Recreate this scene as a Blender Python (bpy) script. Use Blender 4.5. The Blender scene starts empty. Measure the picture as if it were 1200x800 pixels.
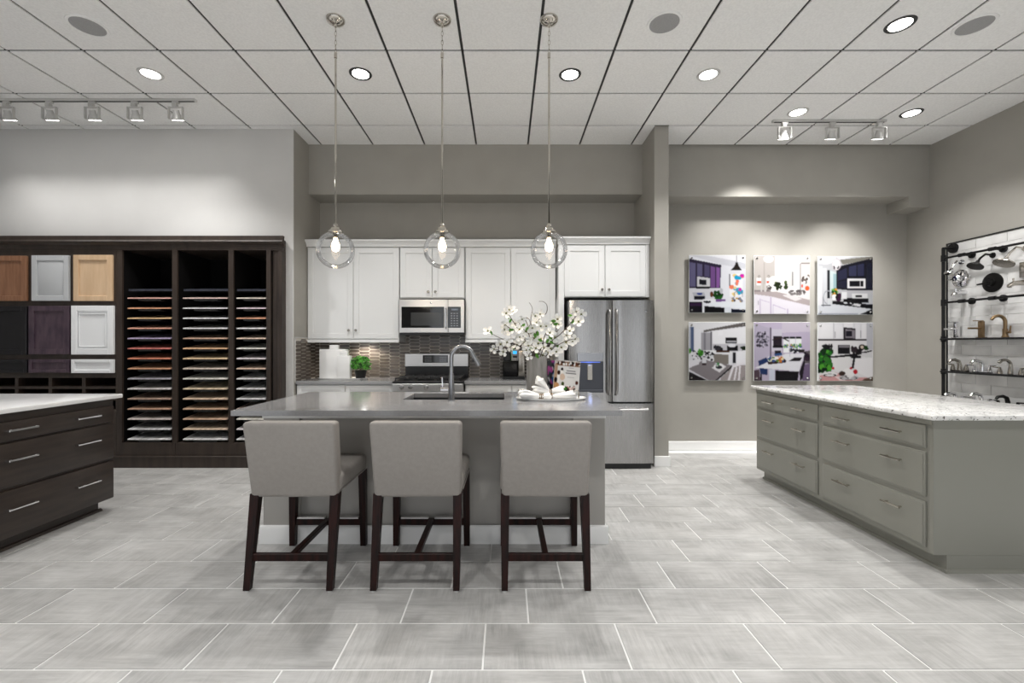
import bpy, bmesh, math, random
import numpy as np
from mathutils import Vector, Matrix

random.seed(7)
scn = bpy.context.scene
col = scn.collection
PI = math.pi

# ------------------------------------------------------------------ camera
F, CX, CY, CAMZ = 523.0, 593.0, 404.0, 1.32      # focal length and vanishing point in pixels of the 1200x800 frame
cam_d = bpy.data.cameras.new('camera')
cam_d.sensor_width = 36.0
cam_d.lens = F / 1200 * 36
cam_d.shift_x = (600 - CX) / 1200
cam_d.shift_y = (CY - 400) / 1200
cam_d.clip_start = .05
cam = bpy.data.objects.new('camera', cam_d)
cam.location = (0, 0, CAMZ)
cam.rotation_euler = (PI / 2, 0, 0)
col.objects.link(cam)
scn.camera = cam

# ------------------------------------------------------------------ world, exposure
world = bpy.data.worlds.new('showroom_daylight')
scn.world = world
world.use_nodes = True
world.node_tree.nodes['Background'].inputs[0].default_value = (.93, .96, 1, 1)
world.node_tree.nodes['Background'].inputs[1].default_value = .9
scn.view_settings.view_transform = 'Standard'
scn.view_settings.look = 'None'
scn.view_settings.exposure = 0.8
scn.view_settings.gamma = 1
scn.view_settings.use_curve_mapping = False
DOWN_W, FILL_W, TRACK_W, GALLERY_W, PEND_W, PUCK_W = 70, 48, 10, 95, 3.5, 4.5

# ------------------------------------------------------------------ picture <-> room
def X(px, Y): return (px - CX) * Y / F
def Z(py, Y): return CAMZ - (py - CY) * Y / F

# ------------------------------------------------------------------ materials
def S(h):
    h = h.lstrip('#')
    c = [int(h[i:i + 2], 16) / 255 for i in (0, 2, 4)]
    return tuple(x / 12.92 if x <= .04045 else ((x + .055) / 1.055) ** 2.4 for x in c) + (1,)

def mat(name, c1, c2=None, rough=.5, metal=0, sc=(1, 1, 1), nscale=5, detail=4, ramp=(.35, .65), bump=0, bscale=60,
        coat=0, rnd=False, rvar=0, objcol=False, spec=.5, distort=0, vor=None, roughvar=0, attr=None):
    m = bpy.data.materials.new(name)
    m.use_nodes = True
    nt = m.node_tree
    N, L = nt.nodes.new, nt.links.new
    b = nt.nodes['Principled BSDF']
    b.inputs['Roughness'].default_value = rough
    b.inputs['Metallic'].default_value = metal
    b.inputs['Coat Weight'].default_value = coat
    b.inputs['Coat Roughness'].default_value = .08
    b.inputs['Specular IOR Level'].default_value = spec
    c1 = S(c1); c2 = S(c2) if c2 else None
    b.inputs['Base Color'].default_value = c1
    tc = N('ShaderNodeTexCoord')
    vec = tc.outputs['Object']
    oi = N('ShaderNodeObjectInfo')
    if rnd:
        mu = N('ShaderNodeMath'); mu.operation = 'MULTIPLY'; mu.inputs[1].default_value = 37.
        L(oi.outputs['Random'], mu.inputs[0])
        ad = N('ShaderNodeVectorMath'); L(vec, ad.inputs[0])
        cb = N('ShaderNodeCombineXYZ'); L(mu.outputs[0], cb.inputs[0]); L(mu.outputs[0], cb.inputs[1]); L(mu.outputs[0], cb.inputs[2])
        L(cb.outputs[0], ad.inputs[1]); vec = ad.outputs[0]
    mp = N('ShaderNodeMapping'); mp.inputs['Scale'].default_value = sc; L(vec, mp.inputs[0])
    colout = None
    base = None
    if objcol: base = oi.outputs['Color']
    if attr:
        at = N('ShaderNodeAttribute'); at.attribute_name = attr; base = at.outputs['Color']
    if c2 or objcol:
        n = N('ShaderNodeTexNoise'); n.inputs['Scale'].default_value = nscale; n.inputs['Detail'].default_value = detail
        n.inputs['Distortion'].default_value = distort
        L(mp.outputs[0], n.inputs['Vector'])
        r = N('ShaderNodeValToRGB'); r.color_ramp.elements[0].position = ramp[0]; r.color_ramp.elements[1].position = ramp[1]
        r.color_ramp.elements[0].color = c1; r.color_ramp.elements[1].color = c2 or c1
        L(n.outputs['Fac'], r.inputs[0]); colout = r.outputs[0]
        if roughvar:
            mr = N('ShaderNodeMapRange'); mr.inputs[3].default_value = rough - roughvar; mr.inputs[4].default_value = rough + roughvar
            L(n.outputs['Fac'], mr.inputs[0]); L(mr.outputs[0], b.inputs['Roughness'])
    if base:
        if colout:
            mx = N('ShaderNodeMix'); mx.data_type = 'RGBA'; mx.blend_type = 'MULTIPLY'; mx.inputs[0].default_value = 1
            L(base, mx.inputs[6]); L(colout, mx.inputs[7]); colout = mx.outputs[2]
        else: colout = base
    if vor:      # (scale, threshold, colour): specks of another mineral
        v = N('ShaderNodeTexNoise'); v.inputs['Scale'].default_value = vor[0]; v.inputs['Detail'].default_value = 2; L(vec, v.inputs['Vector'])
        gr = N('ShaderNodeValToRGB'); gr.color_ramp.elements[0].position = vor[1]; gr.color_ramp.elements[1].position = vor[1] + .03
        L(v.outputs['Fac'], gr.inputs[0])
        mx = N('ShaderNodeMix'); mx.data_type = 'RGBA'; L(gr.outputs[0], mx.inputs[0]); L(colout, mx.inputs[6]); mx.inputs[7].default_value = S(vor[2])
        colout = mx.outputs[2]
    if rvar:
        mr = N('ShaderNodeMapRange'); mr.inputs[3].default_value = 1 - rvar; mr.inputs[4].default_value = 1 + rvar
        L(oi.outputs['Random'], mr.inputs[0])
        hs = N('ShaderNodeHueSaturation'); L(mr.outputs[0], hs.inputs['Value'])
        if colout: L(colout, hs.inputs['Color'])
        else: hs.inputs['Color'].default_value = c1
        colout = hs.outputs[0]
    if colout: L(colout, b.inputs['Base Color'])
    if bump:
        n2 = N('ShaderNodeTexNoise'); n2.inputs['Scale'].default_value = bscale; n2.inputs['Detail'].default_value = 3; L(mp.outputs[0], n2.inputs['Vector'])
        bp = N('ShaderNodeBump'); bp.inputs['Strength'].default_value = bump; bp.inputs['Distance'].default_value = .002
        L(n2.outputs['Fac'], bp.inputs['Height']); L(bp.outputs[0], b.inputs['Normal'])
    return m

def emit(name, c, s):
    m = bpy.data.materials.new(name); m.use_nodes = True
    b = m.node_tree.nodes['Principled BSDF']
    b.inputs['Base Color'].default_value = S(c); b.inputs['Emission Color'].default_value = S(c); b.inputs['Emission Strength'].default_value = s
    return m

def thin_glass(name, tint='#FFFFFF', edge=.55, gain=1.0):
    m = bpy.data.materials.new(name); m.use_nodes = True
    nt = m.node_tree; N, L = nt.nodes.new, nt.links.new
    nt.nodes.remove(nt.nodes['Principled BSDF'])
    tr = N('ShaderNodeBsdfTransparent'); tr.inputs[0].default_value = S(tint)
    gl = N('ShaderNodeBsdfGlossy'); gl.inputs['Roughness'].default_value = .0; gl.inputs[0].default_value = (1, 1, 1, 1)
    lw = N('ShaderNodeFresnel'); lw.inputs[0].default_value = edge
    ml = N('ShaderNodeMath'); ml.operation = 'MULTIPLY'; ml.inputs[1].default_value = gain
    L(lw.outputs[0], ml.inputs[0])
    mx = N('ShaderNodeMixShader'); L(ml.outputs[0], mx.inputs[0]); L(tr.outputs[0], mx.inputs[1]); L(gl.outputs[0], mx.inputs[2])
    L(mx.outputs[0], nt.nodes['Material Output'].inputs[0])
    return m

MT = {}
MT['wall'] = mat('greige_wall_paint', '#9D9A93', '#A19E97', rough=.7, nscale=3, bump=.05, bscale=220)
MT['wall_light'] = mat('pale_grey_wall', '#C9C8C6', '#CCCBC9', rough=.7, nscale=3, bump=.05, bscale=220)  # paler and more neutral in colour than the other walls
MT['ceil_tile'] = mat('mineral_ceiling_tile', '#F1F1F0', '#E9E9E8', rough=.85, nscale=60, detail=3, bump=.25, bscale=300, rvar=.015)
MT['grid'] = mat('dark_ceiling_grid', '#2E2E2E', rough=.6)
MT['grout'] = mat('white_grout', '#EDEDEB', rough=.8)
def floor_material():
    m = bpy.data.materials.new('streaked_porcelain_floor'); m.use_nodes = True
    nt = m.node_tree; N, L = nt.nodes.new, nt.links.new
    b = nt.nodes['Principled BSDF']; b.inputs['Roughness'].default_value = .36
    tc = N('ShaderNodeTexCoord'); oi = N('ShaderNodeObjectInfo')
    mu = N('ShaderNodeMath'); mu.operation = 'MULTIPLY'; mu.inputs[1].default_value = 91.; L(oi.outputs['Random'], mu.inputs[0])
    cb = N('ShaderNodeCombineXYZ')
    for k in range(3): L(mu.outputs[0], cb.inputs[k])
    ad = N('ShaderNodeVectorMath'); L(tc.outputs['Object'], ad.inputs[0]); L(cb.outputs[0], ad.inputs[1])
    def noise(sc, scale, det, rough, lo, hi):
        mp = N('ShaderNodeMapping'); mp.inputs['Scale'].default_value = sc; L(ad.outputs[0], mp.inputs[0])
        n = N('ShaderNodeTexNoise'); n.inputs['Scale'].default_value = scale; n.inputs['Detail'].default_value = det; n.inputs['Roughness'].default_value = rough; L(mp.outputs[0], n.inputs[0])
        r = N('ShaderNodeMapRange'); r.inputs[1].default_value = lo; r.inputs[2].default_value = hi; L(n.outputs['Fac'], r.inputs[0]); return r.outputs[0]
    cloud = noise((1, 1.5, 1), 3.2, 5, .6, .3, .7)
    fx_ = noise((.7, 9, 1), 5, 8, .72, .34, .66)
    fy_ = noise((9, .8, 1), 5, 6, .7, .36, .68)
    pick = noise((1, 1.3, 1), 2.6, 2, .5, .42, .58)
    m1 = N('ShaderNodeMix'); L(pick, m1.inputs[0]); L(fx_, m1.inputs[2]); L(fy_, m1.inputs[3])
    m2 = N('ShaderNodeMix'); m2.inputs[0].default_value = .42; L(cloud, m2.inputs[2]); L(m1.outputs[0], m2.inputs[3])
    r = N('ShaderNodeValToRGB'); e = r.color_ramp.elements
    e[0].position = .12; e[0].color = S('#9E9D9B'); e[1].position = .88; e[1].color = S('#CBCAC8'); L(m2.outputs[0], r.inputs[0])
    mr = N('ShaderNodeMapRange'); mr.inputs[3].default_value = .95; mr.inputs[4].default_value = 1.04; L(oi.outputs['Random'], mr.inputs[0])
    hs = N('ShaderNodeHueSaturation'); L(mr.outputs[0], hs.inputs['Value']); L(r.outputs[0], hs.inputs['Color']); L(hs.outputs[0], b.inputs['Base Color'])
    rr = N('ShaderNodeMapRange'); rr.inputs[3].default_value = .42; rr.inputs[4].default_value = .28; L(m2.outputs[0], rr.inputs[0]); L(rr.outputs[0], b.inputs['Roughness'])
    return m
MT['tile'] = floor_material()
MT['white_trim'] = mat('white_trim_paint', '#EDEDEC', rough=.4)
MT['white_cab'] = mat('white_cabinet_paint', '#E5E6E6', rough=.32)
MT['dark_wood'] = mat('espresso_stained_wood', '#2B231F', '#382E28', rough=.38, sc=(1, 1, 12), nscale=3, detail=5, rnd=False)
MT['disp_wood'] = mat('dark_umber_display_wood', '#2E2520', '#3C322B', rough=.42, sc=(6, 6, .8), nscale=3, detail=6)
MT['black_in'] = mat('black_rack_interior', '#0B0A0A', rough=.85, spec=.15)
MT['isl'] = mat('warm_grey_island_paint', '#A29F9A', rough=.42)
MT['isl_r'] = mat('grey_green_cabinet_paint', '#8C8C84', rough=.36)
MT['quartz'] = mat('grey_quartz', '#8F8F90', '#969697', rough=.13, nscale=90, detail=3)
MT['wquartz'] = mat('white_quartz', '#F2F2F2', '#EBEBEC', rough=.15, nscale=3)
MT['granite'] = mat('speckled_white_granite', '#CFCFCD', '#F0EFED', rough=.1, nscale=14, detail=9, ramp=(.3, .55), vor=(75, .63, '#57524E'))
MT['steel'] = mat('brushed_stainless_steel', '#A3A2A1', '#ABAAA9', rough=.27, metal=1, sc=(60, 60, .4), nscale=9, roughvar=.02)
MT['steel_h'] = mat('horizontally_brushed_steel', '#C6C5C4', '#CFCECD', rough=.32, metal=1, sc=(.4, 60, 60), nscale=9, roughvar=.02)
MT['chrome'] = mat('polished_chrome', '#E4E4E6', rough=.05, metal=1)
MT['nickel'] = mat('brushed_nickel', '#A9A49C', rough=.25, metal=1)
MT['pnickel'] = mat('polished_nickel', '#C9C4BB', rough=.08, metal=1)
MT['gun'] = mat('gunmetal_steel', '#A0A1A4', rough=.26, metal=1)
MT['bronze'] = mat('champagne_bronze', '#8A7458', rough=.28, metal=1)
MT['oil'] = mat('oil_rubbed_black_bronze', '#141312', rough=.35, metal=.6)
MT['pipe'] = mat('black_iron_pipe', '#1B1B1C', rough=.45, metal=.5)
MT['black'] = mat('black_plastic', '#0E0E10', rough=.3)
MT['blackglass'] = mat('black_glass', '#07070A', rough=.05, coat=.4)
MT['greyglass'] = mat('grey_oven_window', '#3B3C3D', rough=.12)
MT['iron'] = mat('cast_iron', '#151516', rough=.55)
MT['taupe_tile'] = mat('glazed_taupe_picket_tile', '#5A534D', '#6E665F', rough=.22, nscale=7, rnd=True, rvar=.1)
MT['bs_grout'] = mat('pale_tile_grout', '#CFC9C1', rough=.8)
MT['leather'] = mat('grey_leather', '#928D88', '#97928D', rough=.5, nscale=45, detail=5, bump=.12, bscale=130)
MT['legwood'] = mat('dark_cherry_wood', '#120806', '#290F0B', rough=.38, spec=.2, sc=(18, 18, 1.2), nscale=3)
MT['clear'] = thin_glass('clear_glass', '#FFFFFF', 1.30, .8)
MT['acrylic'] = mat('acrylic_edge', '#DDE0DE', rough=.08)
MT['print'] = mat('photo_print', '#FFFFFF', rough=.22, attr='Col', spec=.3)
MT['lamp'] = emit('lamp_lens', '#FFFDF8', 9)
MT['bulb'] = emit('warm_bulb', '#FFE2BE', 9)
MT['led'] = emit('blue_led', '#6C8CFF', .3)
MT['screen'] = emit('blue_screen', '#2C8FD0', .9)
MT['trackm'] = mat('white_track_metal', '#C9C8C6', rough=.35, metal=.3)
MT['trackd'] = mat('dark_track_slot', '#2A2A2A', rough=.5)
MT['ring_dark'] = mat('dark_light_rim', '#4A4A4A', rough=.35, metal=.6)
MT['speaker'] = mat('grey_speaker_mesh', '#A2A2A2', '#969696', rough=.7, nscale=300)
MT['porcelain'] = mat('white_glazed_ceramic', '#F1F1F0', rough=.2)
MT['cloth'] = mat('white_linen', '#F2F1EF', rough=.8, bump=.15, bscale=200)
MT['stone'] = mat('grey_fluted_stone', '#7D7B78', '#9A9895', rough=.6, sc=(1, 1, .2), nscale=30, detail=5)
MT['bark'] = mat('brown_twig_bark', '#3E342E', '#574A42', rough=.8, nscale=30)
MT['petal'] = mat('white_petal', '#F4F2EA', '#FFFFFF', rough=.6, nscale=40)
MT['yellow'] = mat('green_yellow_flower_centre', '#6E7040', rough=.7)
MT['leaf'] = mat('green_leaf', '#3F7A24', '#6BA23C', rough=.45, nscale=20)
MT['boxleaf'] = mat('boxwood_leaf', '#12400A', '#66C83C', rough=.5, nscale=30, detail=2, ramp=(.4, .6))
MT['board'] = mat('striped_flooring_sample', '#C8C8C8', '#FFFFFF', rough=.35, sc=(22, .7, .7), nscale=1.6, detail=3, ramp=(.3, .7), rnd=True, objcol=True)
MT['tag'] = mat('black_board_lip', '#141414', rough=.6)
MT['d_cherry'] = mat('cherry_stain', '#8A6046', '#9E7357', rough=.4, sc=(9, 9, 1), nscale=4)
MT['d_grey'] = mat('pale_grey_lacquer', '#C6C8CA', rough=.35)
MT['d_maple'] = mat('natural_maple', '#CFAF8C', '#DBBD9B', rough=.4, sc=(7, 7, .8), nscale=3)
MT['d_black'] = mat('black_stain', '#0F0E12', '#151318', rough=.4, sc=(9, 9, 1), nscale=4)
MT['d_plum'] = mat('plum_brown_stain', '#3D2F3C', '#574650', rough=.4, sc=(5, 5, 1.4), nscale=4, detail=7)
MT['d_white'] = mat('white_lacquer', '#F0F1F2', rough=.3)
MT['subway'] = mat('white_marble_subway_tile', '#CFCFCE', '#E9E9E8', rough=.18, nscale=4, detail=5, rnd=True, rvar=.04)
MT['tray'] = mat('white_enamel_tray', '#F3F3F2', rough=.15)
MT['rubber'] = mat('clear_glide', '#C8C8C6', rough=.2)
MT['paper'] = mat('page_edges', '#D9D2C4', rough=.8)

# ------------------------------------------------------------------ mesh builder
class M:
    def __init__(s): s.b = bmesh.new()
    def box(s, x0, x1, y0, y1, z0, z1, bev=0, seg=1, mtx=None):
        x0, x1 = sorted((x0, x1)); y0, y1 = sorted((y0, y1)); z0, z1 = sorted((z0, z1))
        t = bmesh.new(); bmesh.ops.create_cube(t, size=1)
        for v in t.verts:
            v.co = Vector(((x0 + x1) / 2 + v.co.x * (x1 - x0), (y0 + y1) / 2 + v.co.y * (y1 - y0), (z0 + z1) / 2 + v.co.z * (z1 - z0)))
        if bev: bmesh.ops.bevel(t, geom=t.edges[:], offset=min(bev, .49 * min(x1 - x0, y1 - y0, z1 - z0)), segments=seg, affect='EDGES', profile=.5, clamp_overlap=True)
        if mtx: bmesh.ops.transform(t, matrix=mtx, verts=t.verts)
        return s.take(t)
    def take(s, t):
        me = bpy.data.meshes.new('t'); t.to_mesh(me); t.free(); s.b.from_mesh(me); bpy.data.meshes.remove(me); return s
    def tube(s, pts, r, seg=10, cap=True):
        pts = [Vector(p) for p in pts]; n = len(pts)
        rs = r if isinstance(r, (list, tuple)) else [r] * n
        d = (pts[1] - pts[0]).normalized()
        u = d.orthogonal().normalized(); rings = []
        for i in range(n):
            if i == 0: t = pts[1] - pts[0]
            elif i == n - 1: t = pts[-1] - pts[-2]
            else: t = (pts[i + 1] - pts[i]).normalized() + (pts[i] - pts[i - 1]).normalized()
            if t.length < 1e-9: t = d
            t.normalize(); u = (u - t * u.dot(t))
            if u.length < 1e-6: u = t.orthogonal()
            u.normalize(); w = t.cross(u); d = t
            rings.append([s.b.verts.new(pts[i] + (u * math.cos(2 * PI * k / seg) + w * math.sin(2 * PI * k / seg)) * rs[i]) for k in range(seg)])
        for a, b in zip(rings, rings[1:]):
            for k in range(seg): s.b.faces.new((a[k], a[(k + 1) % seg], b[(k + 1) % seg], b[k]))
        if cap:
            s.b.faces.new(rings[0][::-1]); s.b.faces.new(rings[-1])
        return s
    def cyl(s, p0, p1, r0, r1=None, seg=20): return s.tube([p0, p1], [r0, r0 if r1 is None else r1], seg)
    def lathe(s, prof, c=(0, 0, 0), seg=28, mtx=None, sx=1, sy=1):
        t = bmesh.new(); rings = []
        for r, z in prof:
            if r < 1e-6: rings.append([t.verts.new((0, 0, z))])
            else: rings.append([t.verts.new((r * math.cos(2 * PI * k / seg) * sx, r * math.sin(2 * PI * k / seg) * sy, z)) for k in range(seg)])
        for a, b in zip(rings, rings[1:]):
            for k in range(seg):
                k2 = (k + 1) % seg
                if len(a) == 1 and len(b) == 1: continue
                if len(a) == 1: t.faces.new((a[0], b[k2], b[k]))
                elif len(b) == 1: t.faces.new((a[k], a[k2], b[0]))
                else: t.faces.new((a[k], a[k2], b[k2], b[k]))
        bmesh.ops.transform(t, matrix=Matrix.Translation(c) @ (mtx or Matrix()), verts=t.verts)
        return s.take(t)
    def prism(s, poly, f, a, b):
        """poly of (u, v); f(u, v, w) -> xyz; from w=a to w=b"""
        lo = [s.b.verts.new(f(u, v, a)) for u, v in poly]; hi = [s.b.verts.new(f(u, v, b)) for u, v in poly]
        n = len(poly)
        for k in range(n): s.b.faces.new((lo[k], lo[(k + 1) % n], hi[(k + 1) % n], hi[k]))
        s.b.faces.new(lo[::-1]); s.b.faces.new(hi); return s
    def quad(s, *p): s.b.faces.new([s.b.verts.new(q) for q in p]); return s
    def xf(s, mtx): bmesh.ops.transform(s.b, matrix=mtx, verts=s.b.verts); return s

ORG = {}
def org(o): return ORG.get(o.name, Vector((0, 0, 0))) if o else Vector((0, 0, 0))

def obj(name, m, material, parent=None, at=None, flat=False):
    """one mesh object; builder coordinates are room coordinates"""
    bmesh.ops.recalc_face_normals(m.b, faces=m.b.faces)
    o_ = org(parent) if parent else Vector(at or (0, 0, 0))
    bmesh.ops.translate(m.b, vec=-o_, verts=m.b.verts)
    me = bpy.data.meshes.new(name)
    if not flat:
        for f in m.b.faces: f.smooth = True
    m.b.to_mesh(me); m.b.free()
    if not flat: me.set_sharp_from_angle(angle=math.radians(34))
    mm = MT[material] if isinstance(material, str) else material
    me.materials.append(mm)
    o = bpy.data.objects.new(name, me); col.objects.link(o)
    if parent: o.parent = parent
    else: o.location = o_
    ORG[o.name] = o_
    return o
def tag(o, label, cat, group=None):
    o['label'] = label; o['category'] = cat
    if group: o['group'] = group
    return o
def thing(name, label, cat, loc=(0, 0, 0), group=None):
    o = bpy.data.objects.new(name, None); o.empty_display_size = .1; col.objects.link(o)
    o.location = loc; ORG[o.name] = Vector(loc)
    return tag(o, label, cat, group)
def struct(name, m, material, parent=None, flat=True):
    o = obj(name, m, material, parent, flat=flat); o['kind'] = 'structure'; return o
def lab(o, text): o['label'] = text; return o
def copy_tree(o, parent=None):
    c = o.copy(); col.objects.link(c)
    if parent: c.parent = parent
    for ch in o.children: copy_tree(ch, c)
    return c
def piece(name, me, parent, loc, rot=(0, 0, 0)):
    o = bpy.data.objects.new(name, me); col.objects.link(o); o.parent = parent; o.location = loc; o.rotation_euler = rot; return o
def mesh_of(m, name, material, flat=True):
    bmesh.ops.recalc_face_normals(m.b, faces=m.b.faces)
    me = bpy.data.meshes.new(name)
    if not flat:
        for f in m.b.faces: f.smooth = True
    m.b.to_mesh(me); m.b.free(); me.materials.append(MT[material])
    if not flat: me.set_sharp_from_angle(angle=math.radians(34))
    return me
def lamp(kind, parent, loc, energy, color=(1, .97, .93), size=.1, aim=None, angle=120, blend=.6):
    d = bpy.data.lights.new('lamp', kind); d.energy = energy; d.color = color
    if kind == 'SPOT': d.spot_size = math.radians(angle); d.spot_blend = blend; d.shadow_soft_size = size
    elif kind == 'AREA': d.shape = 'DISK'; d.size = size; d.spread = math.radians(angle)
    else: d.shadow_soft_size = size
    o = bpy.data.objects.new('lamp', d); col.objects.link(o)
    o.location = Vector(loc) - org(parent)
    if parent: o.parent = parent
    if aim is not None: o.rotation_euler = (Vector(aim) - Vector(loc)).to_track_quat('-Z', 'Y').to_euler()
    return o

# ------------------------------------------------------------------ room shell
YB, YL, YS, CEIL = 5.60, 4.90, 5.28, 3.69
XA0, XA1 = -2.335, 1.61          # alcove between the return wall and the partition
XR, XL, YBACK = 5.03, -7.0, -2.6
PT = .155                        # partition thickness
YP = 4.845                       # partition front

fl = struct('floor', M().box(XL, XR, YBACK, YB, -.06, -.003), 'grout')
TW, TD, G = .610, .303, .0042
tile_me = mesh_of(M().box(-TW / 2 + G, TW / 2 - G, -TD / 2 + G, TD / 2 - G, -.003, .0, .0012), 'floor_tile', 'tile')
n_t = 0
for k in range(-4, 12):
    y0 = 1.815 + TD * k; yc = y0 + TD / 2
    if y0 + TD > YB + .02: break
    off = -.096 + .2033 * k
    lim_l = max(XL, -1.135 * (y0 + TD) - .62); lim_r = min(XR, 1.16 * (y0 + TD) + .62)
    n = math.floor((lim_l - off) / TW)
    while off + n * TW < lim_r:
        xc = off + (n + .5) * TW
        n += 1
        if xc - TW / 2 > XL and xc + TW / 2 < XR and xc + TW / 2 > lim_l and n_t < 290 and not (yc > YL - .1 and xc < XA0 - .4):
            piece('floor_tile', tile_me, fl, (xc, yc, 0)); n_t += 1
        elif xc - TW / 2 < XR - .05 < xc + TW / 2 + .05 and n_t < 290:      # cut along the right wall
            w = XR - .002 - (xc - TW / 2 + G)
            piece('floor_tile', mesh_of(M().box(-w / 2, w / 2, -TD / 2 + G, TD / 2 - G, -.003, .0, .0012), 'floor_tile', 'tile'), fl, (XR - .002 - w / 2, yc, 0)); n_t += 1

ce = struct('ceiling', M().box(XL, XR, YBACK, YB + .1, CEIL + .008, CEIL + .08), 'grid')
CT, CYL = .611, 3.593
g = .0105
for j in range(-5, 3):
    y0, y1 = CYL + (j) * .613 + g, CYL + (j + 1) * .613 - g
    for i in range(-11, 9):
        x0, x1 = -.352 + CT * i + g, -.352 + CT * (i + 1) - g
        x0 = max(x0, XL + .01); x1 = min(x1, XR - .002)
        if x1 - x0 < .05: continue
        def lim(xx): return YL if xx < XA0 else YS
        cuts = [(x0, x1)]
        if y1 > YL - .01 and x0 < XA0 < x1: cuts = [(x0, XA0 - .001), (XA0 + .001, x1)]
        if y1 > YP - .02 and x0 < XA1 < x1: cuts = [(x0, XA1 - .001), (XA1 + PT + .001, x1)]
        for a, b in cuts:
            e = min(y1, lim((a + b) / 2) - .003)
            if e - y0 < .03 or b - a < .02: continue
            m = M().box(a - (a + b) / 2, b - (a + b) / 2, y0 - (y0 + e) / 2, e - (y0 + e) / 2, -.004, .008, .002)
            piece('ceiling_tile', mesh_of(m, 'ceiling_tile', 'ceil_tile'), ce, ((a + b) / 2, (y0 + e) / 2, CEIL))

WB, WH = -.003, CEIL + .008
struct('wall_left', M().box(XL - .1, XL, YBACK, YL, WB, WH), 'wall_light')
DX0, DX1, DZ = -6.2, -2.462, 2.49          # niche of the display cabinet
wm = M().box(XL - .1, DX0, YL, YL + .012, WB, WH).box(DX0, DX1, YL, YL + .012, DZ - .03, WH).box(DX1, XA0, YL, YL + .012, WB, WH)
struct('wall_display', wm, 'wall_light')
struct('wall_alcove', M().box(XA0 - .12, XA0, YL + .0125, YB, WB, WH), 'wall')
struct('wall_back', M().box(XA0 - .12, XA1 + PT, YB, YB + .1, WB, WH), 'wall')
struct('wall_gallery', M().box(XA1 + PT, XR + .1, YB, YB + .1, WB, WH), 'wall')
struct('wall_right', M().box(XR, XR + .1, YBACK, YB, WB, WH), 'wall')
struct('wall_partition', M().box(XA1, XA1 + PT, YP, YB, WB, WH), 'wall')
rw = M()
for a, b in ((XL, -5.2), (-3.2, -2.2), (-.3, .5), (2.3, 3.2), (4.6, XR)): rw.box(a, b, YBACK - .12, YBACK, WB, WH)
for a, b in ((-5.2, -3.2), (-2.2, -.3), (.5, 2.3), (3.2, 4.6)): rw.box(a, b, YBACK - .12, YBACK, 2.75, WH)
struct('wall_rear_unseen', rw, 'wall')  # unseen rear wall, added with openings to shape the light and reflections
SB = 3.08
struct('soffit_kitchen', M().box(XA0, XA1, YS, YB, SB + .02, WH), 'wall')
struct('soffit_gallery', M().box(XA1 + PT, XR, YS + .02, YB, SB, WH).box(4.78, XR, YS + .02, YB, 2.955, SB), 'wall')
struct('baseboard_gallery', M().box(XA1 + PT, XR, YB - .016, YB, 0, .115, .004), 'white_trim')
struct('baseboard_partition', M().box(XA1 - .004, XA1 + PT + .014, YP - .016, YP, 0, .115, .004).box(XA1 + PT, XA1 + PT + .014, YP, YB - .02, 0, .115, .004), 'white_trim')
struct('baseboard_right', M().box(XR - .016, XR, -1, YB - .02, 0, .115, .004), 'white_trim')
struct('baseboard_alcove', M().box(DX1 + .01, XA0 + .002, YL - .016, YL, 0, .115, .004), 'white_trim')

# picket tile backsplash
bs = struct('backsplash', M().box(XA0 + .002, .60, YB - .006, YB, .90, 1.50).box(XA0, XA0 + .006, YL + .03, YB - .006, .90, 1.40), 'bs_grout')
obj('edge_trim', M().box(XA0 + .0005, XA0 + .013, YL + .024, YB - .012, 1.398, 1.408).box(XA0 + .0005, XA0 + .013, YL + .02, YL + .030, .92, 1.408), 'trackm', bs)
W2, TP, HH = .0728, .020, .0422
PX = 2 * W2 - TP
def hexm(w2=W2):
    h = HH / 2 - .0031; w = w2 - .0034
    return M().prism([(-w, 0), (-w + TP, -h), (w - TP, -h), (w, 0), (w - TP, h), (-w + TP, h)], lambda u, v, q: (u, q, v), -.004, 0)
hx = mesh_of(hexm(), 'picket_tile', 'taupe_tile')
for i in range(26):
    for j in range(14):
        x = XA0 + .06 + i * PX; z = .925 + (j + (.5 if i % 2 else 0)) * HH
        if x > .53 or z > 1.47: continue
        if z > 1.40 and not (-1.35 < x < -.40): continue
        if z < 1.16 and -1.17 < x < -.54: continue
        piece('picket_tile', hx, bs, (x, YB - .006, z))
for i in range(6):
    for j in range(12):
        y = YL + .105 + i * PX; z = .925 + (j + (.5 if i % 2 else 0)) * HH
        if y < YB - .06 and z < 1.374: piece('picket_tile', hx, bs, (XA0 + .006, y, z), (0, 0, PI / 2))

# ------------------------------------------------------------------ joinery helpers
def shaker(m, x0, x1, z0, z1, y, t=.02, fw=.062, bev=.0015):
    """door front facing -Y; front plane at y"""
    m.box(x0 + fw * .9, x1 - fw * .9, y + .010, y + t, z0 + fw * .9, z1 - fw * .9)
    m.box(x0, x0 + fw, y, y + t, z0, z1, bev); m.box(x1 - fw, x1, y, y + t, z0, z1, bev)
    m.box(x0 + fw, x1 - fw, y, y + t, z0, z0 + fw, bev); m.box(x0 + fw, x1 - fw, y, y + t, z1 - fw, z1, bev)
    return m
def knob(parent, x, y, z):
    rot = Matrix.Rotation(PI / 2, 4, 'X')
    return obj('knob', M().lathe([(0, 0), (.005, 0), (.005, .012), (.014, .016), (.016, .022), (.012, .028), (0, .03)], (x, y, z), 14, rot), 'nickel', parent)
def doors(unit, spans, z0, z1, y, knobs, kz):
    for (a, b), kx in zip(spans, knobs):
        d = obj('door', shaker(M(), a, b, z0, z1, y), 'white_cab', unit)
        if kx is not None: knob(d, kx, y, kz)
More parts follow.
